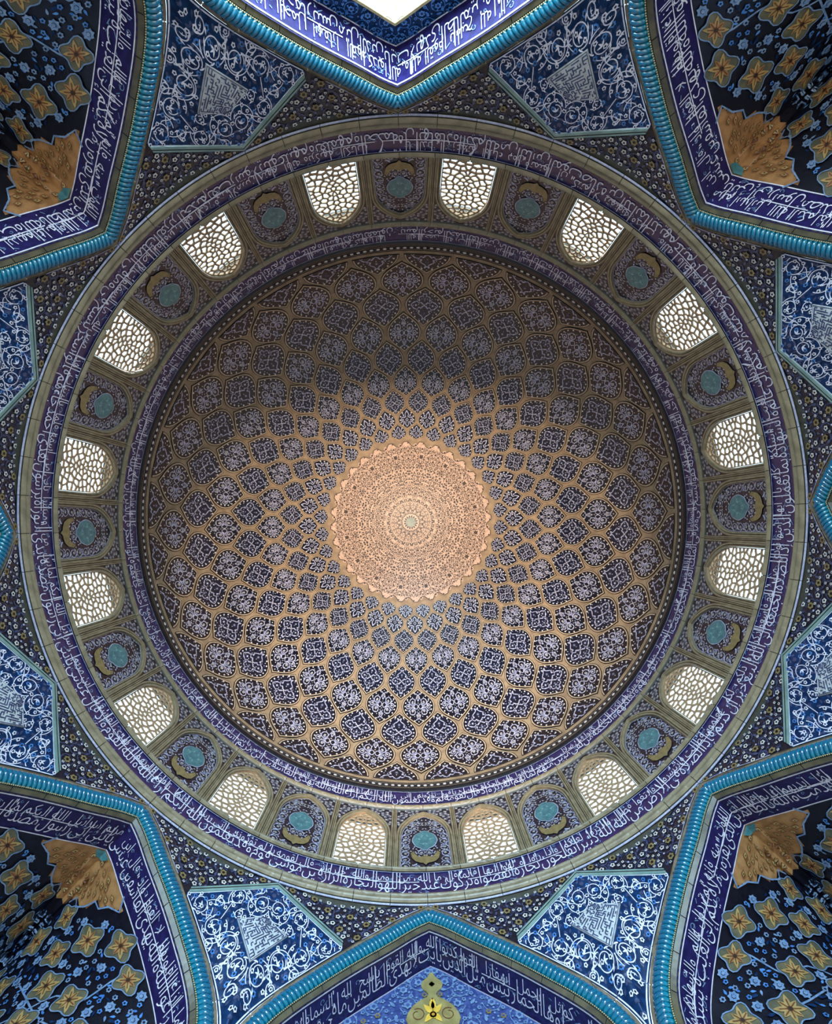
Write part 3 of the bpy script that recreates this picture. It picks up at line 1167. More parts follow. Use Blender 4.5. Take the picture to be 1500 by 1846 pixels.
# spandrel field
zs = [lerp(ZB, Aout[0][1] - 0.0005, i / 40) for i in range(41)] + [Z_RIM + 0.002]
b = MB()
for sg in (1, -1):
    b.grid([[wall_map(sg * lerp(atan2(u_at(Aout, z), 1.0), OCT, t / 10), z) for t in range(11)] for z in zs], 0, True)
spandrel_me = b.mesh('spandrel', [FIELD])



def z_seen(ps, q):
    """height on the corner of the wall where radius / height is q"""
    lo, hi = 0.8, 1.6
    for _ in range(40):
        m = (lo + hi) / 2
        if rsurf(OCT + ps, m) / m > q:
            lo = m
        else:
            hi = m
    return lo


# the shield's straight upper edges, from the arch borders (radius / height 0.794) up to its top corner (0.7165)
KTAB = []
for _i in range(25):
    _t = _i / 24
    _x, _y = 0.794 * sin(0.1885) * (1 - _t), lerp(0.794 * cos(0.1885), 0.7165, _t)
    _ps = atan2(_x, _y)
    KTAB.append((_ps, z_seen(_ps, hypot(_x, _y))))
Z_K, Z_KT = KTAB[0][1], KTAB[-1][1]


def ktop(z):
    if z < Z_K:
        (p0, z0), (p1, z1) = KTAB[0], KTAB[3]
        return p0 + (z0 - z) * (p0 - p1) / (z1 - z0)
    return interp([k[1] for k in KTAB], [k[0] for k in KTAB], z)




def kite_half(z, inset=0.0):
    e0 = OCT - atan2(u_at(Aout, z), 1.0)
    return min(e0, ktop(z)) - inset


# floral ground of the two spandrel triangles beside an arch, in (azimuth, height)
s = Sheet(0.0005)
rr = random.Random(15)
ok = lambda a, z: 0.004 < a < OCT - 0.004 and z < Z_RIM - 0.008 and a > atan2(u_at(Aout, z), 1.0) + 0.008 and OCT - a > max(0, kite_half(z)) + 0.010 and z > Z_K - 0.03
bigs = scatter(ok, (0, OCT, 1.2, Z_RIM), 0.044, 600, 31)
for a, z in bigs:
    s.rosette(a, z, 0.0095, 4, 5, 6, 3, rr.random())
    s.scroll(a, z, 0.0165, rr.uniform(0, 6), 3, 0.0018, 1, 0.8, rr.choice((-1, 1)), 0.8, 14)
mids = scatter(ok, (0, OCT, 1.2, Z_RIM), 0.0225, 1500, 32, bigs)
for a, z in mids:
    s.rosette(a, z, 0.0068, 1, 2, 5, 3, rr.random())
    s.scroll(a, z, 0.0125, rr.uniform(0, 6), 3, 0.0022, 1, 0.6, rr.choice((-1, 1)), 0.9, 10)
for a, z in scatter(ok, (0, OCT, 1.2, Z_RIM), 0.0118, 4000, 33, bigs + mids):
    t = rr.random()
    if t < 0.55:
        s.rosette(a, z, 0.0040, 1, 2, 4, 3, rr.random())
    elif t < 0.8:
        s.leaf(a, z, rr.uniform(0, 6), 0.013, 0.0055, 3, 1, 0.2)
    else:
        s.disc(a, z, 0.0028, 0, 2, 5)
for a, z in scatter(ok, (0, OCT, 1.2, Z_RIM), 0.0095, 5000, 34, bigs + mids):
    s.stroke([(a, z), (a + 0.003, z + 0.003), (a + 0.002 * rr.choice((-1, 1)), z + 0.007)], 0.0011, 3, 1)
span_flora = s.mirrored().mb(lambda u, v, h: wall_map(u, v, 0.0012 + h)).mesh('arabesque', [LILAC, DOT, NIGHT, MUTE, OCHRE, NIGHT])
# white line that bounds the triangles
s = Sheet(0.0005)
edge = [(atan2(u + 0.004, 1.0), z) for u, z in resample(Aout, 60) if z > Z_K]
s.stroke(edge, 0.0018, 0, 1)
span_line = s.mirrored().mb(lambda u, v, h: wall_map(u, v, 0.0014 + h)).mesh('border_line', [LILAC])


def border_stones(d0, d1, h0, h1, n, depth0=1.0, depth1=1.0):
    """lengths of the stone border that runs beside the rope, from offset d0 to d1"""
    A, B = resample(arch_offset(d0), n * 5), resample(arch_offset(d1), n * 5)
    out_ = []
    for sg in (1, -1):
        for i in range(n):
            b = MB()
            rows_ = [[], [], [], []]
            for t in range(6):
                j = i * 5 + t
                e = 0.06 if (t == 0 and i) else (-0.06 if t == 5 else 0.0)
                q = lambda L: (lerp(L[j][0], L[min(j + 1, len(L) - 1)][0] if e > 0 else L[j - 1][0], abs(e)), lerp(L[j][1], L[min(j + 1, len(L) - 1)][1] if e > 0 else L[j - 1][1], abs(e)))
                a, c = q(A), q(B)
                rows_[0].append(P(sg * a[0], depth0 + 0.004, a[1]))
                rows_[1].append(P(sg * a[0], depth0 - h0, a[1]))
                rows_[2].append(P(sg * c[0], depth1 - h1, c[1]))
                rows_[3].append(P(sg * c[0], depth1 + 0.004, c[1]))
            b.grid(rows_, 0, False)
            out_.append(b)
    return out_


outer_st = [x.mesh('border_stone', [TERRA]) for x in border_stones(0.0190, 0.0275, 0.004, 0.004, 13)]
outer_fl = [x.mesh('border_fillet', [OLIVE]) for x in border_stones(0.0275, 0.0325, 0.0065, 0.0025, 1)]
inner_st = [x.mesh('border_stone', [UMBER]) for x in border_stones(-0.0205, -0.0300, 0.0, 0.0, 13, 1.000, D_SOFF - HB)]
b = MB()
A, B = resample(full(arch_offset(0.0195)), 120), resample(full(arch_offset(-0.0225)), 120)
b.grid([[P(u, 1.004, z) for u, z in A], [P(u, 1.008, z) for u, z in B], [P(u, D_SOFF - HB + 0.003, z) for u, z in resample(full(arch_offset(-0.0315)), 120)]], 0)
bed_me = b.mesh('rope_bed', [OLIVEDARK])
# ochre beads beside the rope
s_b = MB()
line = resample(full(arch_offset(-0.0205)), 440)
for u, z in line[::1]:
    if z < 0.8:
        continue
    r_ = 0.0021
    vs_ = [P(u + dx * r_, 0.996 + dy * r_, z + dz * r_) for dx, dy, dz in ((1, 0, 0), (-1, 0, 0), (0, 1, 0), (0, -1, 0), (0, 0, 1), (0, 0, -1))]
    s_b.add(vs_, [(0, 3, 4), (3, 1, 4), (1, 2, 4), (2, 0, 4), (3, 0, 5), (1, 3, 5), (2, 1, 5), (0, 2, 5)], 0, True)
beads_me = s_b.mesh('bead_row', [SAND])

# inscription on the soffit
b = MB()
b.grid([[SOFF(SLEN * i / 160, v) for i in range(161)] for v in (HB + 0.002, 0.0)], 0, False)
ground_me = b.mesh('glazed_ground', [INDIGO])
s = Sheet(0.0004)
for v in (0.0015, HB - 0.003):
    s.stroke([(SLEN * i / 240, v) for i in range(241)], 0.0030, 0, 1)
soff_line = s.mb(lambda u, v, h: SOFF(u, v, 0.0010 + h)).mesh('border_line', [WHITE])
soff_txt = []
for k, t in enumerate((T62B + T62, T61, T1, T62C[:500])):
    s = Sheet(0.0004)
    lettering(s, t, SLEN - 0.1, 0.1, 0.005, HB - 0.011, 0, 1, 50 + k, 0.66, 0.54, 2.4, 0.60)
    soff_txt.append(s.mb(lambda u, v, h: SOFF(u, v, 0.0010 + h)).mesh('lettering', [WHITE, SKYGLAZE]))

# the rope: one glazed lobe of the twist, repeated
PITCH_R = 0.0103


def twist(slant):
    b = MB()
    rows_ = []
    for i in range(10):
        th = radians(-165 + 330 * i / 9)
        cx = slant * th / pi
        row = []
        for j in range(6):
            a = 2 * pi * j / 6
            rad = 0.0128 + 0.0056 * cos(a)
            row.append(((cx + 0.0052 * sin(a)) * R, rad * sin(th) * R, rad * cos(th) * R))
        rows_.append(row)
    b.grid(rows_, 0, True, True)
    return b.mesh('rope_twist', [ROPE])


tw = {1: twist(0.0105), -1: twist(-0.0105)}
b = MB()
core = resample(full(ARCH), 160)
rows_ = []
for i, (u, z) in enumerate(core):
    a, c = core[max(0, i - 1)], core[min(160, i + 1)]
    dx, dz = c[0] - a[0], c[1] - a[1]
    l = hypot(dx, dz)
    rows_.append([P(u - dz / l * 0.0130 * cos(t), 1.0 + 0.0130 * sin(t), z + dx / l * 0.0130 * cos(t)) for t in [2 * pi * j / 8 for j in range(8)]])
b.grid(rows_, 0, True, True)
core_me = b.mesh('rope_core', [ROPEDARK])
twists = []
half_s = arclen(ARCH)
for sg in (1, -1):
    sdist = PITCH_R * 0.5
    while True:
        u, z = interp(half_s, [p[0] for p in ARCH], sdist), interp(half_s, [p[1] for p in ARCH], sdist)
        if z < 0.80:
            break
        u2, z2 = interp(half_s, [p[0] for p in ARCH], sdist + 0.004), interp(half_s, [p[1] for p in ARCH], sdist + 0.004)
        du, dz = (u2 - u), (z2 - z)
        if sg < 0:
            T = Vector((du, 0, -dz))
            u_ = -u
        else:
            T = Vector((du, 0, dz))
            u_ = u
        T.normalize()
        Nn = Vector((-T.z, 0, T.x))
        Z_ = T.cross(Nn)
        m = Matrix((T, Nn, Z_)).transposed().to_4x4()
        m.translation = Vector(P(u_, 1.0, z))
        twists.append((tw[sg], m))
        sdist += PITCH_R

# ---- walls behind the arches
plain = plane_map(D_SOFF)


def back_inside(u, z, m=0.006):
    return z < Ain[0][1] - m and abs(u) < u_at(Ain, z) - m


b = MB()
zz = [lerp(ZB, Ain[0][1], i / 40) for i in range(41)]
b.grid([[plain(u_at(Ain, z) * t / 6, z) for t in range(-6, 7)] for z in zz], 0)
panel_me = b.mesh('recess_panel', [PERI])


def sprawl(sh, ok, box, seed, sc, cols, h0=1):
    """quiet field of blossoms on winding stems; cols = (stem, light, core, extra)"""
    r_ = random.Random(seed)
    A = scatter(ok, box, 0.046 * sc, 2500, seed)
    for u, z in A:
        sh.rosette(u, z, 0.0125 * sc, cols[1], cols[2], 6, h0 + 2, r_.random())
        sh.scroll(u, z, 0.024 * sc, r_.uniform(0, 6), cols[0], 0.0022 * sc, h0, 0.9, r_.choice((-1, 1)), 0.9, 16)
    B = scatter(ok, box, 0.021 * sc, 6000, seed + 1, A)
    for u, z in B:
        t = r_.random()
        if t < 0.45:
            sh.rosette(u, z, 0.0068 * sc, cols[1], cols[2], 5, h0 + 2, r_.random())
        elif t < 0.65:
            sh.rosette(u, z, 0.0085 * sc, cols[3], cols[2], 6, h0 + 2, r_.random())
        else:
            sh.leaf(u, z, r_.uniform(0, 6), 0.022 * sc, 0.009 * sc, cols[0], h0 + 1, r_.uniform(-.3, .3))
    for u, z in scatter(ok, box, 0.0125 * sc, 6000, seed + 2, A + B):
        sh.disc(u, z, 0.0034 * sc, cols[1], h0 + 1, 5)


s = Sheet(0.0006)
fin = [(0.0, 1.306), (0.004, 1.303), (0.007, 1.296), (0.011, 1.290), (0.021, 1.281), (0.0255, 1.270), (0.0225, 1.260), (0.013, 1.251), (0.009, 1.244), (0.012, 1.237), (0.028, 1.228),
       (0.045, 1.214), (0.056, 1.196), (0.060, 1.180), (0.055, 1.166), (0.042, 1.154), (0.044, 1.145), (0.030, 1.132), (0.016, 1.122), (0.007, 1.110), (0.0, 1.095)]
in_fin = lambda u, z: abs(u) < interp([-p[1] for p in fin], [p[0] for p in fin], -z) + 0.004 and z > 1.09
sprawl(s, lambda u, z: u > 0.004 and z > 0.86 and back_inside(u, z, 0.012) and not in_fin(u, z), (0, 0.4, 0.86, 1.32), 71, 0.85, (0, 0, 1, 2))
panel_flora = s.mirrored().mb(lambda u, v, h: plain(u, v, 0.0010 + h)).mesh('arabesque', [SKYGLAZE, PERI, OCHRE])
b = MB()
b.grid([[plain(p[0] * t / 2, p[1], 0.004) for t in range(-2, 3)] for p in fin], 0, False)
b.grid([[plain(p[0], p[1], h) for p in fin] for h in (0.004, 0.0)], 0, False)
b.grid([[plain(-p[0], p[1], h) for p in fin] for h in (0.0, 0.004)], 0, False)
finial_me = b.mesh('finial', [GOLD])
s = Sheet(0.0006)
s.rosette(0, 1.270, 0.007, 1, 2, 4, 2)
s.leaf(0.002, 1.192, 0.9, 0.03, 0.013, 0, 2)
s.leaf(0.002, 1.192, -0.9, 0.028, 0.013, 0, 2)
s.leaf(0.001, 1.20, 1.5, 0.03, 0.012, 0, 2)
s.rosette(0, 1.188, 0.010, 2, 0, 5, 3)
s.scroll(0.034, 1.192, 0.014, 1.0, 3, 0.0020, 1, 1.1, 1, 0.4, 14)
s.stroke([(0, 1.232), (0.006, 1.226), (0.003, 1.219), (0.010, 1.213)], 0.0018, 3, 1)
finial_ar = s.mirrored().mb(lambda u, v, h: plain(u, v, 0.0044 + h)).mesh('relief', [AMBER, RUST, AMBER, RUST])

# north wall: floral strip round the tall bright window
WIN = arch_offset(-0.078)
win_f, inn_f = resample(full(WIN), 120), resample(full(INNER), 120)
b = MB()
b.grid([[plain(u, z) for u, z in inn_f], [plain(u, z) for u, z in win_f]], 0, False)
north_me = b.mesh('recess_panel', [COBALT])
s = Sheet(0.0006)
wi_ok = lambda u, z: 0.003 < u and back_inside(u, z, 0.008) and (z > WIN[0][1] + 0.006 or u > u_at(WIN, z) + 0.006) and z > 0.8
sprawl(s, wi_ok, (0, 0.4, 0.8, 1.32), 81, 0.62, (0, 0, 1, 0))
north_flora = s.mirrored().mb(lambda u, v, h: plain(u, v, 0.0010 + h)).mesh('arabesque', [AZURE, NAVY, AZURE])
b = MB()
W2 = resample(full(arch_offset(-0.084)), 120)
b.grid([[P(u, D_SOFF - 0.004, z) for u, z in win_f], [P(u, D_SOFF - 0.004, z) for u, z in W2], [P(u, D_SOFF + 0.07, z) for u, z in W2]], 0, False)
b.grid([[P(u, D_SOFF + 0.001, z) for u, z in win_f], [P(u, D_SOFF - 0.004, z) for u, z in win_f]], 0, False)
tall_me = b.mesh('window_frame', [SAND])

# corner squinch: two flanks meeting in a ridge
hl = arclen(Ain)


def squinch_pt(l, mu, sg):
    m = mu / 0.45
    u, z = interp(hl, [p[0] for p in Ain], l), interp(hl, [p[1] for p in Ain], l)
    zc = 1.19 - 0.66 * l
    return Vector((sg * u * (1 - m), D_SOFF + 0.40 * m, lerp(z, zc, m) + 0.035 * sin(pi * m) * (1 if l > 0.02 else 0.6)))


def squinch_map(sg):
    def f(l, mu, h=0.0):
        p = squinch_pt(l, mu, sg)
        if h:
            a = squinch_pt(l + 0.004, mu, sg) - squinch_pt(max(0, l - 0.004), mu, sg)
            c = squinch_pt(l, mu + 0.004, sg) - squinch_pt(l, max(0, mu - 0.004), sg)
            nn = a.cross(c)
            nn.normalize()
            if nn.dot(Vector((-sg * 0.3, -1, -0.6))) < 0:
                nn = -nn
            p = p + nn * h
        return P(p.x, p.y, p.z)
    return f


LQ = 0.86
CLUSTER = [(-0.01, -0.01), (0.17, -0.01), (0.205, 0.022), (0.17, 0.05), (0.155, 0.085), (0.125, 0.09), (0.115, 0.13), (0.09, 0.165), (0.06, 0.155), (0.03, 0.205), (-0.01, 0.215)]
CLUSTER = [(x * 0.74, y * 0.74) for x, y in CLUSTER]


def in_poly(x, y, pl_):
    c_ = False
    for (x0, y0), (x1, y1) in zip(pl_, pl_[1:] + pl_[:1]):
        if (y0 > y) != (y1 > y) and x < (x1 - x0) * (y - y0) / (y1 - y0) + x0:
            c_ = not c_
    return c_


flank_me, flank_ar = {}, {}
for sg in (1, -1):
    f = squinch_map(sg)
    b = MB()
    ni, nj = 96, 50
    b.grid([[f(LQ * i / ni, 0.45 * j / nj) for j in range(nj + 1)] for i in range(ni + 1)], 0, False)
    k = 0
    for i in range(ni):
        for j in range(nj):
            if in_poly(LQ * (i + .5) / ni, 0.45 * (j + .5) / nj, CLUSTER):
                b.mi[k] = 1
            k += 1
    flank_me[sg] = b.mesh('vault_flank', [NAVY, TAN])
s = Sheet(0.0009)
rr = random.Random(90)


def blob(x, y, r_, k, amp, ph=0.0, n=28, sx=1.0):
    return [(x + sx * r_ * (1 + amp * cos(k * 2 * pi * i / n + ph)) * cos(2 * pi * i / n), y + r_ * (1 + amp * cos(k * 2 * pi * i / n + ph)) * sin(2 * pi * i / n)) for i in range(n)]


def medallion(x, y, r_, warm):
    o = blob(x, y, r_, 4, 0.20, 0.0)
    s.poly(o, 1, 2)
    s.stroke(o, 0.0024, 3, 4, True)
    for i in range(8):
        a = 2 * pi * i / 8 + 0.3
        s.leaf(x + 0.1 * r_ * cos(a), y + 0.1 * r_ * sin(a), a, r_ * (0.85 if i % 2 == 0 else 0.62), r_ * 0.34, 0 if (warm and i % 2) else 2, 4)
        s.stroke([(x, y), (x + 0.6 * r_ * cos(a), y + 0.6 * r_ * sin(a))], 0.0022, 4, 5)
    s.disc(x, y, r_ * 0.13, 5, 6, 6)


def eye(x, y, r_, a):
    c, sn = cos(a), sin(a)
    s.poly([(x + c * px - sn * py, y + sn * px + c * py) for px, py in ((r_ * 1.5, 0), (0, r_ * .8), (-r_ * 1.5, 0), (0, -r_ * .8))], 6, 4)
    s.stroke([(x + c * px - sn * py, y + sn * px + c * py) for px, py in ((r_ * 2.1, 0), (0, r_ * 1.2), (-r_ * 2.1, 0), (0, -r_ * 1.2))], 0.0022, 4, 4, True)
    s.disc(x, y, r_ * 0.38, 5, 5, 5)


# warm fish-scale cluster at the top of the vault
s.stroke([p for p in CLUSTER[1:]], 0.0042, 3, 4)
for x, y in scatter(lambda x, y: x > 0.012 and y > 0.018 and in_poly(x + 0.012, y + 0.012, CLUSTER), (0, .20, 0, .21), 0.0165, 2500, 3):
    eye(x, y, rr.uniform(0.0040, 0.0056), atan2(y, x))
s.poly([(0.0, 0.0), (0.026, 0.0), (0.016, 0.018), (0.0, 0.024)], 7, 5)
meds = [(x, y, rr.uniform(0.027, 0.034), 1 if x + y < 0.42 else 0) for x, y in
        scatter(lambda x, y: 0.03 < x < LQ - 0.03 and 0.022 < y < 0.43 and not in_poly(x - 0.03, y - 0.03, CLUSTER) and not in_poly(x, y, CLUSTER), (0, LQ, 0, .45), 0.074, 6000, 63)]
for x, y, r_, wv in meds:
    medallion(x, y, r_, wv)
for (x0, y0, _a, _b), (x1, y1, _c, _d) in zip(meds[:10], meds[2:12]):
    n_ = 8
    s.stroke([(lerp(x0, x1, i / n_) + 0.012 * sin(2 * pi * i / n_), lerp(y0, y1, i / n_) + 0.012 * sin(2 * pi * i / n_)) for i in range(n_ + 1)], 0.0036, 3, 1)
okq = lambda x, y: 0.012 < x < LQ - 0.02 and 0.012 < y < 0.44 and all(hypot(x - a, y - c) > r_ + 0.012 for a, c, r_, _w in meds) and not (x * 1.0 + y < 0.215)
A = scatter(okq, (0, LQ, 0, 0.45), 0.042, 4000, 8)
for x, y in A:
    s.rosette(x, y, 0.0115, 3, 8, 7, 3, rr.random())
    s.disc(x, y, 0.0042, 3, 5, 5)
B = scatter(okq, (0, LQ, 0, 0.45), 0.0165, 7000, 9, A)
for x, y in B:
    t = rr.random()
    if t < 0.5:
        s.rosette(x, y, 0.0062, 3, 8, 6, 3, rr.random())
    elif t < 0.75:
        s.leaf(x, y, rr.uniform(0, 6), 0.017, 0.007, 9, 2, 0.3)
    else:
        s.rosette(x, y, 0.0055, 10, 8, 5, 3, rr.random())
for x, y in scatter(okq, (0, LQ, 0, 0.45), 0.0105, 5000, 10, A + B):
    s.leaf(x, y, rr.uniform(0, 6), 0.012, 0.005, rr.choice((9, 10, 3)), 1)
for i in range(20):
    pass
sq_mats = [TAN, TANOLIVE, LEAF, SKYGLAZE, RUST, BROWN, LEAF, TURQ, NAVY, COBALT, AZURE]
for sg in (1, -1):
    f = squinch_map(sg)
    flank_ar[sg] = s.mb(lambda u, v, h: f(min(u, LQ), min(0.449, v), 0.0012 + h)).mesh('arabesque', sq_mats)

b = MB()
b.grid([[P(u, D_SOFF + 0.01, z) for u in (-0.46, 0.46)] for z in (-EYE / R, ZB + 0.02)], 0)
plinth_me = b.mesh('plinth', [PLASTER])
for k in range(8):
    rz = k * pi / 4
    side = SIDES[k]
    w_ = tag(empty('wall_' + side, rz), f'tall arched wall of the chamber, {SIDE_TEXT[k]}', 'wall', kind='structure')
    o = link('spandrel', spandrel_me, w_)
    link('arabesque', span_flora, o, 'stuff')
    link('border_line', span_line, o)
    for me in outer_st:
        link('border_stone', me, w_)
    for me in outer_fl:
        link('border_fillet', me, w_)
    for me in inner_st:
        link('border_stone', me, w_)
    link('rope_bed', bed_me, w_)
    link('bead_row', beads_me, w_, 'stuff')
    if side != 'north':
        link('plinth', plinth_me, w_)
    if side == 'north':
        o = link('recess_panel', north_me, w_)
        link('arabesque', north_flora, o, 'stuff')
        t_ = tag(empty('window_17', rz), 'tall pointed wall window glaring white with daylight', 'window', kind='structure')
        link('window_frame', tall_me, t_)
    elif k % 2 == 0:
        o = link('recess_panel', panel_me, w_)
        link('arabesque', panel_flora, o, 'stuff')
        o = link('finial', finial_me, w_)
        o['label'] = 'gold vase-shaped finial ornament'
        link('relief', finial_ar, o, 'stuff')
    else:
        for sg in (1, -1):
            o = link('vault_flank', flank_me[sg], w_)
            link('arabesque', flank_ar[sg], o, 'stuff')
    # inscription band and rope: things of their own
    where = {'south': 'in the arch over the gold finial', 'north': 'in the arch round the bright window'}.get(side, f'in the {SIDE_TEXT[k]}' + ('' if 'corner' in SIDE_TEXT[k] else ' arch'))
    t_ = tag(empty('inscription_band', rz), f'indigo tile band of white lettering {where}', 'inscription', 'inscription bands under the arches')
    link('glazed_ground', ground_me, t_)
    link('lettering', soff_txt[k % 4], t_, 'stuff')
    link('border_line', soff_line, t_)
    t_ = tag(empty('rope_moulding', rz), f'twisted turquoise rope moulding {where.replace("in the", "edging the", 1)}', 'moulding', 'turquoise rope mouldings', 'thing')
    link('rope_core', core_me, t_)
    for me, m in twists:
        o = link('rope_twist', me, t_)
        o.matrix_basis = m

# ------------------------------------------------------------------ shield panels on the corners
KZ = lambda w: Z_K + w * 1.25                        # drawn as seen from below, then stretched in height


def kite_map(p, z, h=0.0):
    return wall_map(OCT + p, z, h)


def kmap(p, w, h=0.0):
    return kite_map(p, KZ(w), h)


z_lo = next(z for z in [1.0 + i * 0.002 for i in range(200)] if kite_half(z) > 0.004)
zk = [lerp(z_lo, Z_K, i / 30) for i in range(31)] + [lerp(Z_K, Z_KT - 0.0145, i / 16) for i in range(1, 17)]
FR = 0.013


def kfield(z):
    return max(0.0002, min(kite_half(z), ktop(z + 0.0145) if z + 0.0145 < Z_KT else 0))


b = MB()
b.grid([[kite_map(kfield(z) * t / 6, z, 0.0022) for t in range(-6, 7)] for z in zk], 0, True)
kf_me = b.mesh('tile_field', [COBALT])
b = MB()
ek = kite_half(Z_K)
for sg in (1, -1):
    L0 = [(sg * p, z) for p, z in KTAB]
    prof = [(0.0, 0.001), (0.0, 0.005), (-0.004, 0.005), (-0.0045, 0.002), (-0.006, 0.002), (-0.0065, 0.005), (-0.0125, 0.005), (-0.014, 0.002)]
    lines = [[(p * (1.0 if p else 1), z + dz * 1.25) for p, z in L0] for dz, _h in prof]
    lines = [[(sg * max(0, (abs(p))), z) for p, z in ln] for ln in lines]
    for i in range(len(prof) - 1):
        b.grid([[kite_map(p, z, prof[i][1]) for p, z in lines[i]], [kite_map(p, z, prof[i + 1][1]) for p, z in lines[i + 1]]], 1 if i in (2, 3) else 0, False)
kfr_me = b.mesh('stone_frame', [TEALSTONE, OLIVEDARK])
s = Sheet(0.0006)
rim_ = [(kfield(z) - 0.0035, (z - Z_K) / 1.25) for z in zk if kfield(z) > 0.006]
rim_[-1] = (0.0, rim_[-1][1])
s.stroke(rim_, 0.0024, 0, 1)
kl_me = s.mirrored().mb(lambda u, v, h: kmap(u, v, 0.0026 + h)).mesh('border_line', [WHITE])

# pale plaque with a square-letter maze
_ZP = [z_seen(0, 0.879), z_seen(0.0593, 0.809), z_seen(0, 0.7874)]
PQ = [(0.0, (_ZP[0] - Z_K) / 1.25), (0.0605, (_ZP[1] - Z_K) / 1.25), (0.0, (_ZP[2] - Z_K) / 1.25), (-0.0605, (_ZP[1] - Z_K) / 1.25)]


def pq(a, c):
    """bilinear over the plaque, a and c from 0 to 1"""
    x = lerp(lerp(PQ[0][0], PQ[1][0], a), lerp(PQ[3][0], PQ[2][0], a), c)
    y = lerp(lerp(PQ[0][1], PQ[1][1], a), lerp(PQ[3][1], PQ[2][1], a), c)
    return x, y


b = MB()
b.grid([[kmap(*pq(i / 14, j / 14), 0.0055) for j in range(15)] for i in range(15)], 0, True)
ed = [pq(i / 6, 0) for i in range(7)] + [pq(1, i / 6) for i in range(1, 7)] + [pq(1 - i / 6, 1) for i in range(1, 7)] + [pq(0, 1 - i / 6) for i in range(1, 6)]
b.grid([[kmap(x, y, 0.0022) for x, y in ed], [kmap(x, y, 0.0055) for x, y in ed]], 0, False, True)
plq_me = b.mesh('plaque', [PLAQUE])
s = Sheet(0.0005)
rr = random.Random(4)
G = 15
for i in range(1, G):                                  # meander strokes on a square grid
    for j in range(1, G):
        t = rr.random()
        a0, c0, st_ = i / G, j / G, 1 / G
        if t < 0.44:
            s.stroke([pq(a0, c0), pq(min(0.97, a0 + st_), c0)], 0.0023, 0, 1)
        elif t < 0.88:
            s.stroke([pq(a0, c0), pq(a0, min(0.97, c0 + st_))], 0.0023, 0, 1)
        if rr.random() < 0.18:
            s.stroke([pq(a0, c0), pq(max(0.03, a0 - st_), c0)], 0.0023, 0, 1)
for A_ in ([(0.02, 0.02), (0.98, 0.02), (0.98, 0.98), (0.02, 0.98)],):
    s.stroke([pq(*q) for q in A_], 0.002, 0, 1, True)
kuf_me = s.mb(lambda u, v, h: kmap(u, v, 0.0058 + h)).mesh('square_lettering', [MUTE])

# white scrolls over the shield
s = Sheet(0.0006)
in_p = lambda x, w, m=0.0: abs(x) / 0.0605 + ((w - PQ[1][1]) / (PQ[2][1] - PQ[1][1]) if w > PQ[1][1] else (PQ[1][1] - w) / (PQ[1][1] - PQ[0][1])) < 1 + m
okk = lambda x, w, m=0.006: x > 0.0 and z_lo + 0.02 < KZ(w) < Z_KT - 0.02 and x < kfield(KZ(w)) - m and not in_p(x, w, 0.12)
s.clip = lambda x, w: okk(abs(x), w, 0.006)
big = scatter(lambda x, w: x > 0.016 and okk(x, w, 0.026) and not in_p(x, w, 0.42), (0, .2, -.2, .11), 0.047, 6000, 19)
small_ = scatter(lambda x, w: x > 0.006 and okk(x, w, 0.014) and not in_p(x, w, 0.25), (0, .2, -.2, .11), 0.033, 6000, 23, big)
for i, (x, w) in enumerate(big + small_):
    r_ = 0.0165 if i < len(big) else 0.009
    sg = 1 if i % 2 else -1
    s.scroll(x, w, r_, 1.2 + i, 0, 0.0018, 2, 1.15, sg, 0.55, 24)
    if i < len(big):
        s.scroll(x + 0.005 * sg, w - 0.004, r_ * 1.6, 2.2 + i * 1.7, 0, 0.0017, 2, 0.62, -sg, 1.0, 22)
    a = 2.4 + i
    for da in (-0.8, 0.0, 0.8):
        s.leaf(x - 0.3 * r_ * cos(a), w - 0.3 * r_ * sin(a), a + da, r_ * 0.62, r_ * 0.20, 0, 3, 0.2 * da)
    for k in range(3):
        aa = 1.0 + 2.1 * k + i
        x2, w2 = x + r_ * cos(aa), w + r_ * sin(aa)
        if okk(x2, w2, 0.008):
            s.leaf(x2, w2, aa + 0.9, 0.009, 0.0034, 0, 3, 0.4)
            s.disc(x2, w2, 0.0019, 0, 3, 5)
for i, (x0, w0) in enumerate(big):
    near_ = sorted(big, key=lambda q: hypot(q[0] - x0, q[1] - w0))[1:3]
    for x1, w1 in near_:
        n_ = 12
        pts = [(lerp(x0, x1, j / n_), lerp(w0, w1, j / n_) + 0.008 * sin(2 * pi * j / n_)) for j in range(n_ + 1)]
        s.stroke([p for p in pts if hypot(p[0] - x0, p[1] - w0) > 0.016 and hypot(p[0] - x1, p[1] - w1) > 0.016], 0.0016, 0, 2)
s.clip = None
s.it = [t for t in s.it if all(u > -0.002 and u < kfield(KZ(v)) - 0.001 for u, v in t[0][::2])]
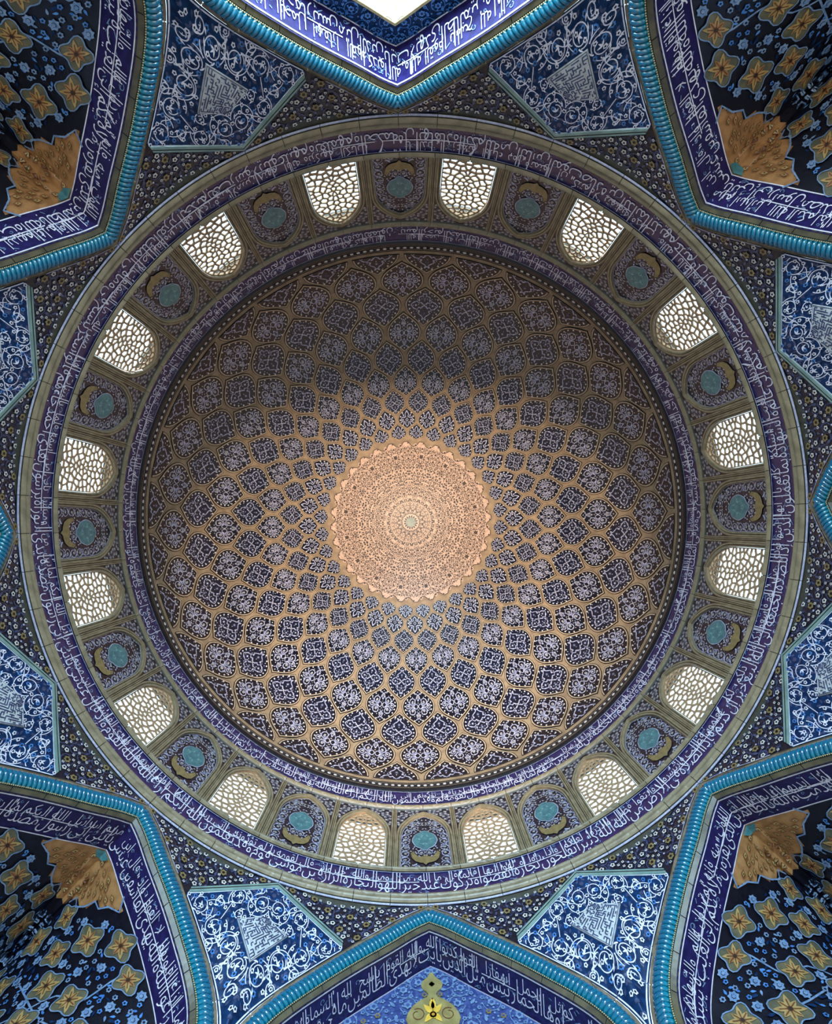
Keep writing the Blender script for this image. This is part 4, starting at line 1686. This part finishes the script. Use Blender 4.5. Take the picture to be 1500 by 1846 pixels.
okf = lambda x, w: okk(x, w, 0.009)
F1 = scatter(okf, (0, .2, -.2, .11), 0.0145, 4000, 41)
rr = random.Random(8)
for x, w in F1:
    t = rr.random()
    if t < 0.5:
        s.rosette(x, w, 0.0046, 0, 3, 5, 4, rr.random())
    else:
        s.rosette(x, w, 0.0052, 1, 3, 6, 3, rr.random())
for x, w in scatter(okf, (0, .2, -.2, .11), 0.0085, 5000, 42, F1):
    s.leaf(x, w, rr.uniform(0, 6), 0.010, 0.0052, 2, 1, 0.2)
shield_ar = s.mirrored().mb(lambda u, v, h: kmap(u, v, 0.0026 + h)).mesh('arabesque', [WHITE, AZURE, MUTE, NAVY])

NEAR = ['left of the gold finial arch', 'at the lower left', 'at the upper left', 'left of the bright window arch', 'right of the bright window arch',
        'at the upper right', 'at the lower right', 'right of the gold finial arch']
for k in range(8):
    # azimuth of the corner is OCT at k = 0, before turning
    rz = (k + 1) * pi / 4
    t_ = tag(empty('shield_panel', rz), f'kite-shaped blue tile shield with pale plaque, {NEAR[k]}', 'tile panel', 'blue shield panels between the arches')
    fo = link('tile_field', kf_me, t_)
    link('arabesque', shield_ar, fo, 'stuff')
    link('border_line', kl_me, fo)
    link('stone_frame', kfr_me, t_)
    po = link('plaque', plq_me, t_)
    po['label'] = 'pale plaque of square maze-like lettering'
    link('square_lettering', kuf_me, po, 'stuff')
# piers that carry the arches, below the picture
b = MB()
pl = [(OCT - 0.03, 1.03), (OCT + 0.03, 1.03), (OCT + 0.04, 1.16), (OCT - 0.04, 1.16)]
b.add([P(r_ * sin(a), r_ * cos(a), z) for z in (-EYE / R, ZB + 0.06) for a, r_ in pl], [(0, 1, 5, 4), (1, 2, 6, 5), (2, 3, 7, 6), (3, 0, 4, 7), (4, 5, 6, 7)])
pm = b.mesh('pier', [PLASTER])
for k in range(8):
    o = link('pier', pm, None, 'structure')
    o.rotation_euler.z = k * pi / 4
    tag(o, 'plain plastered corner pier carrying the arches below the picture', 'pier', 'corner piers')
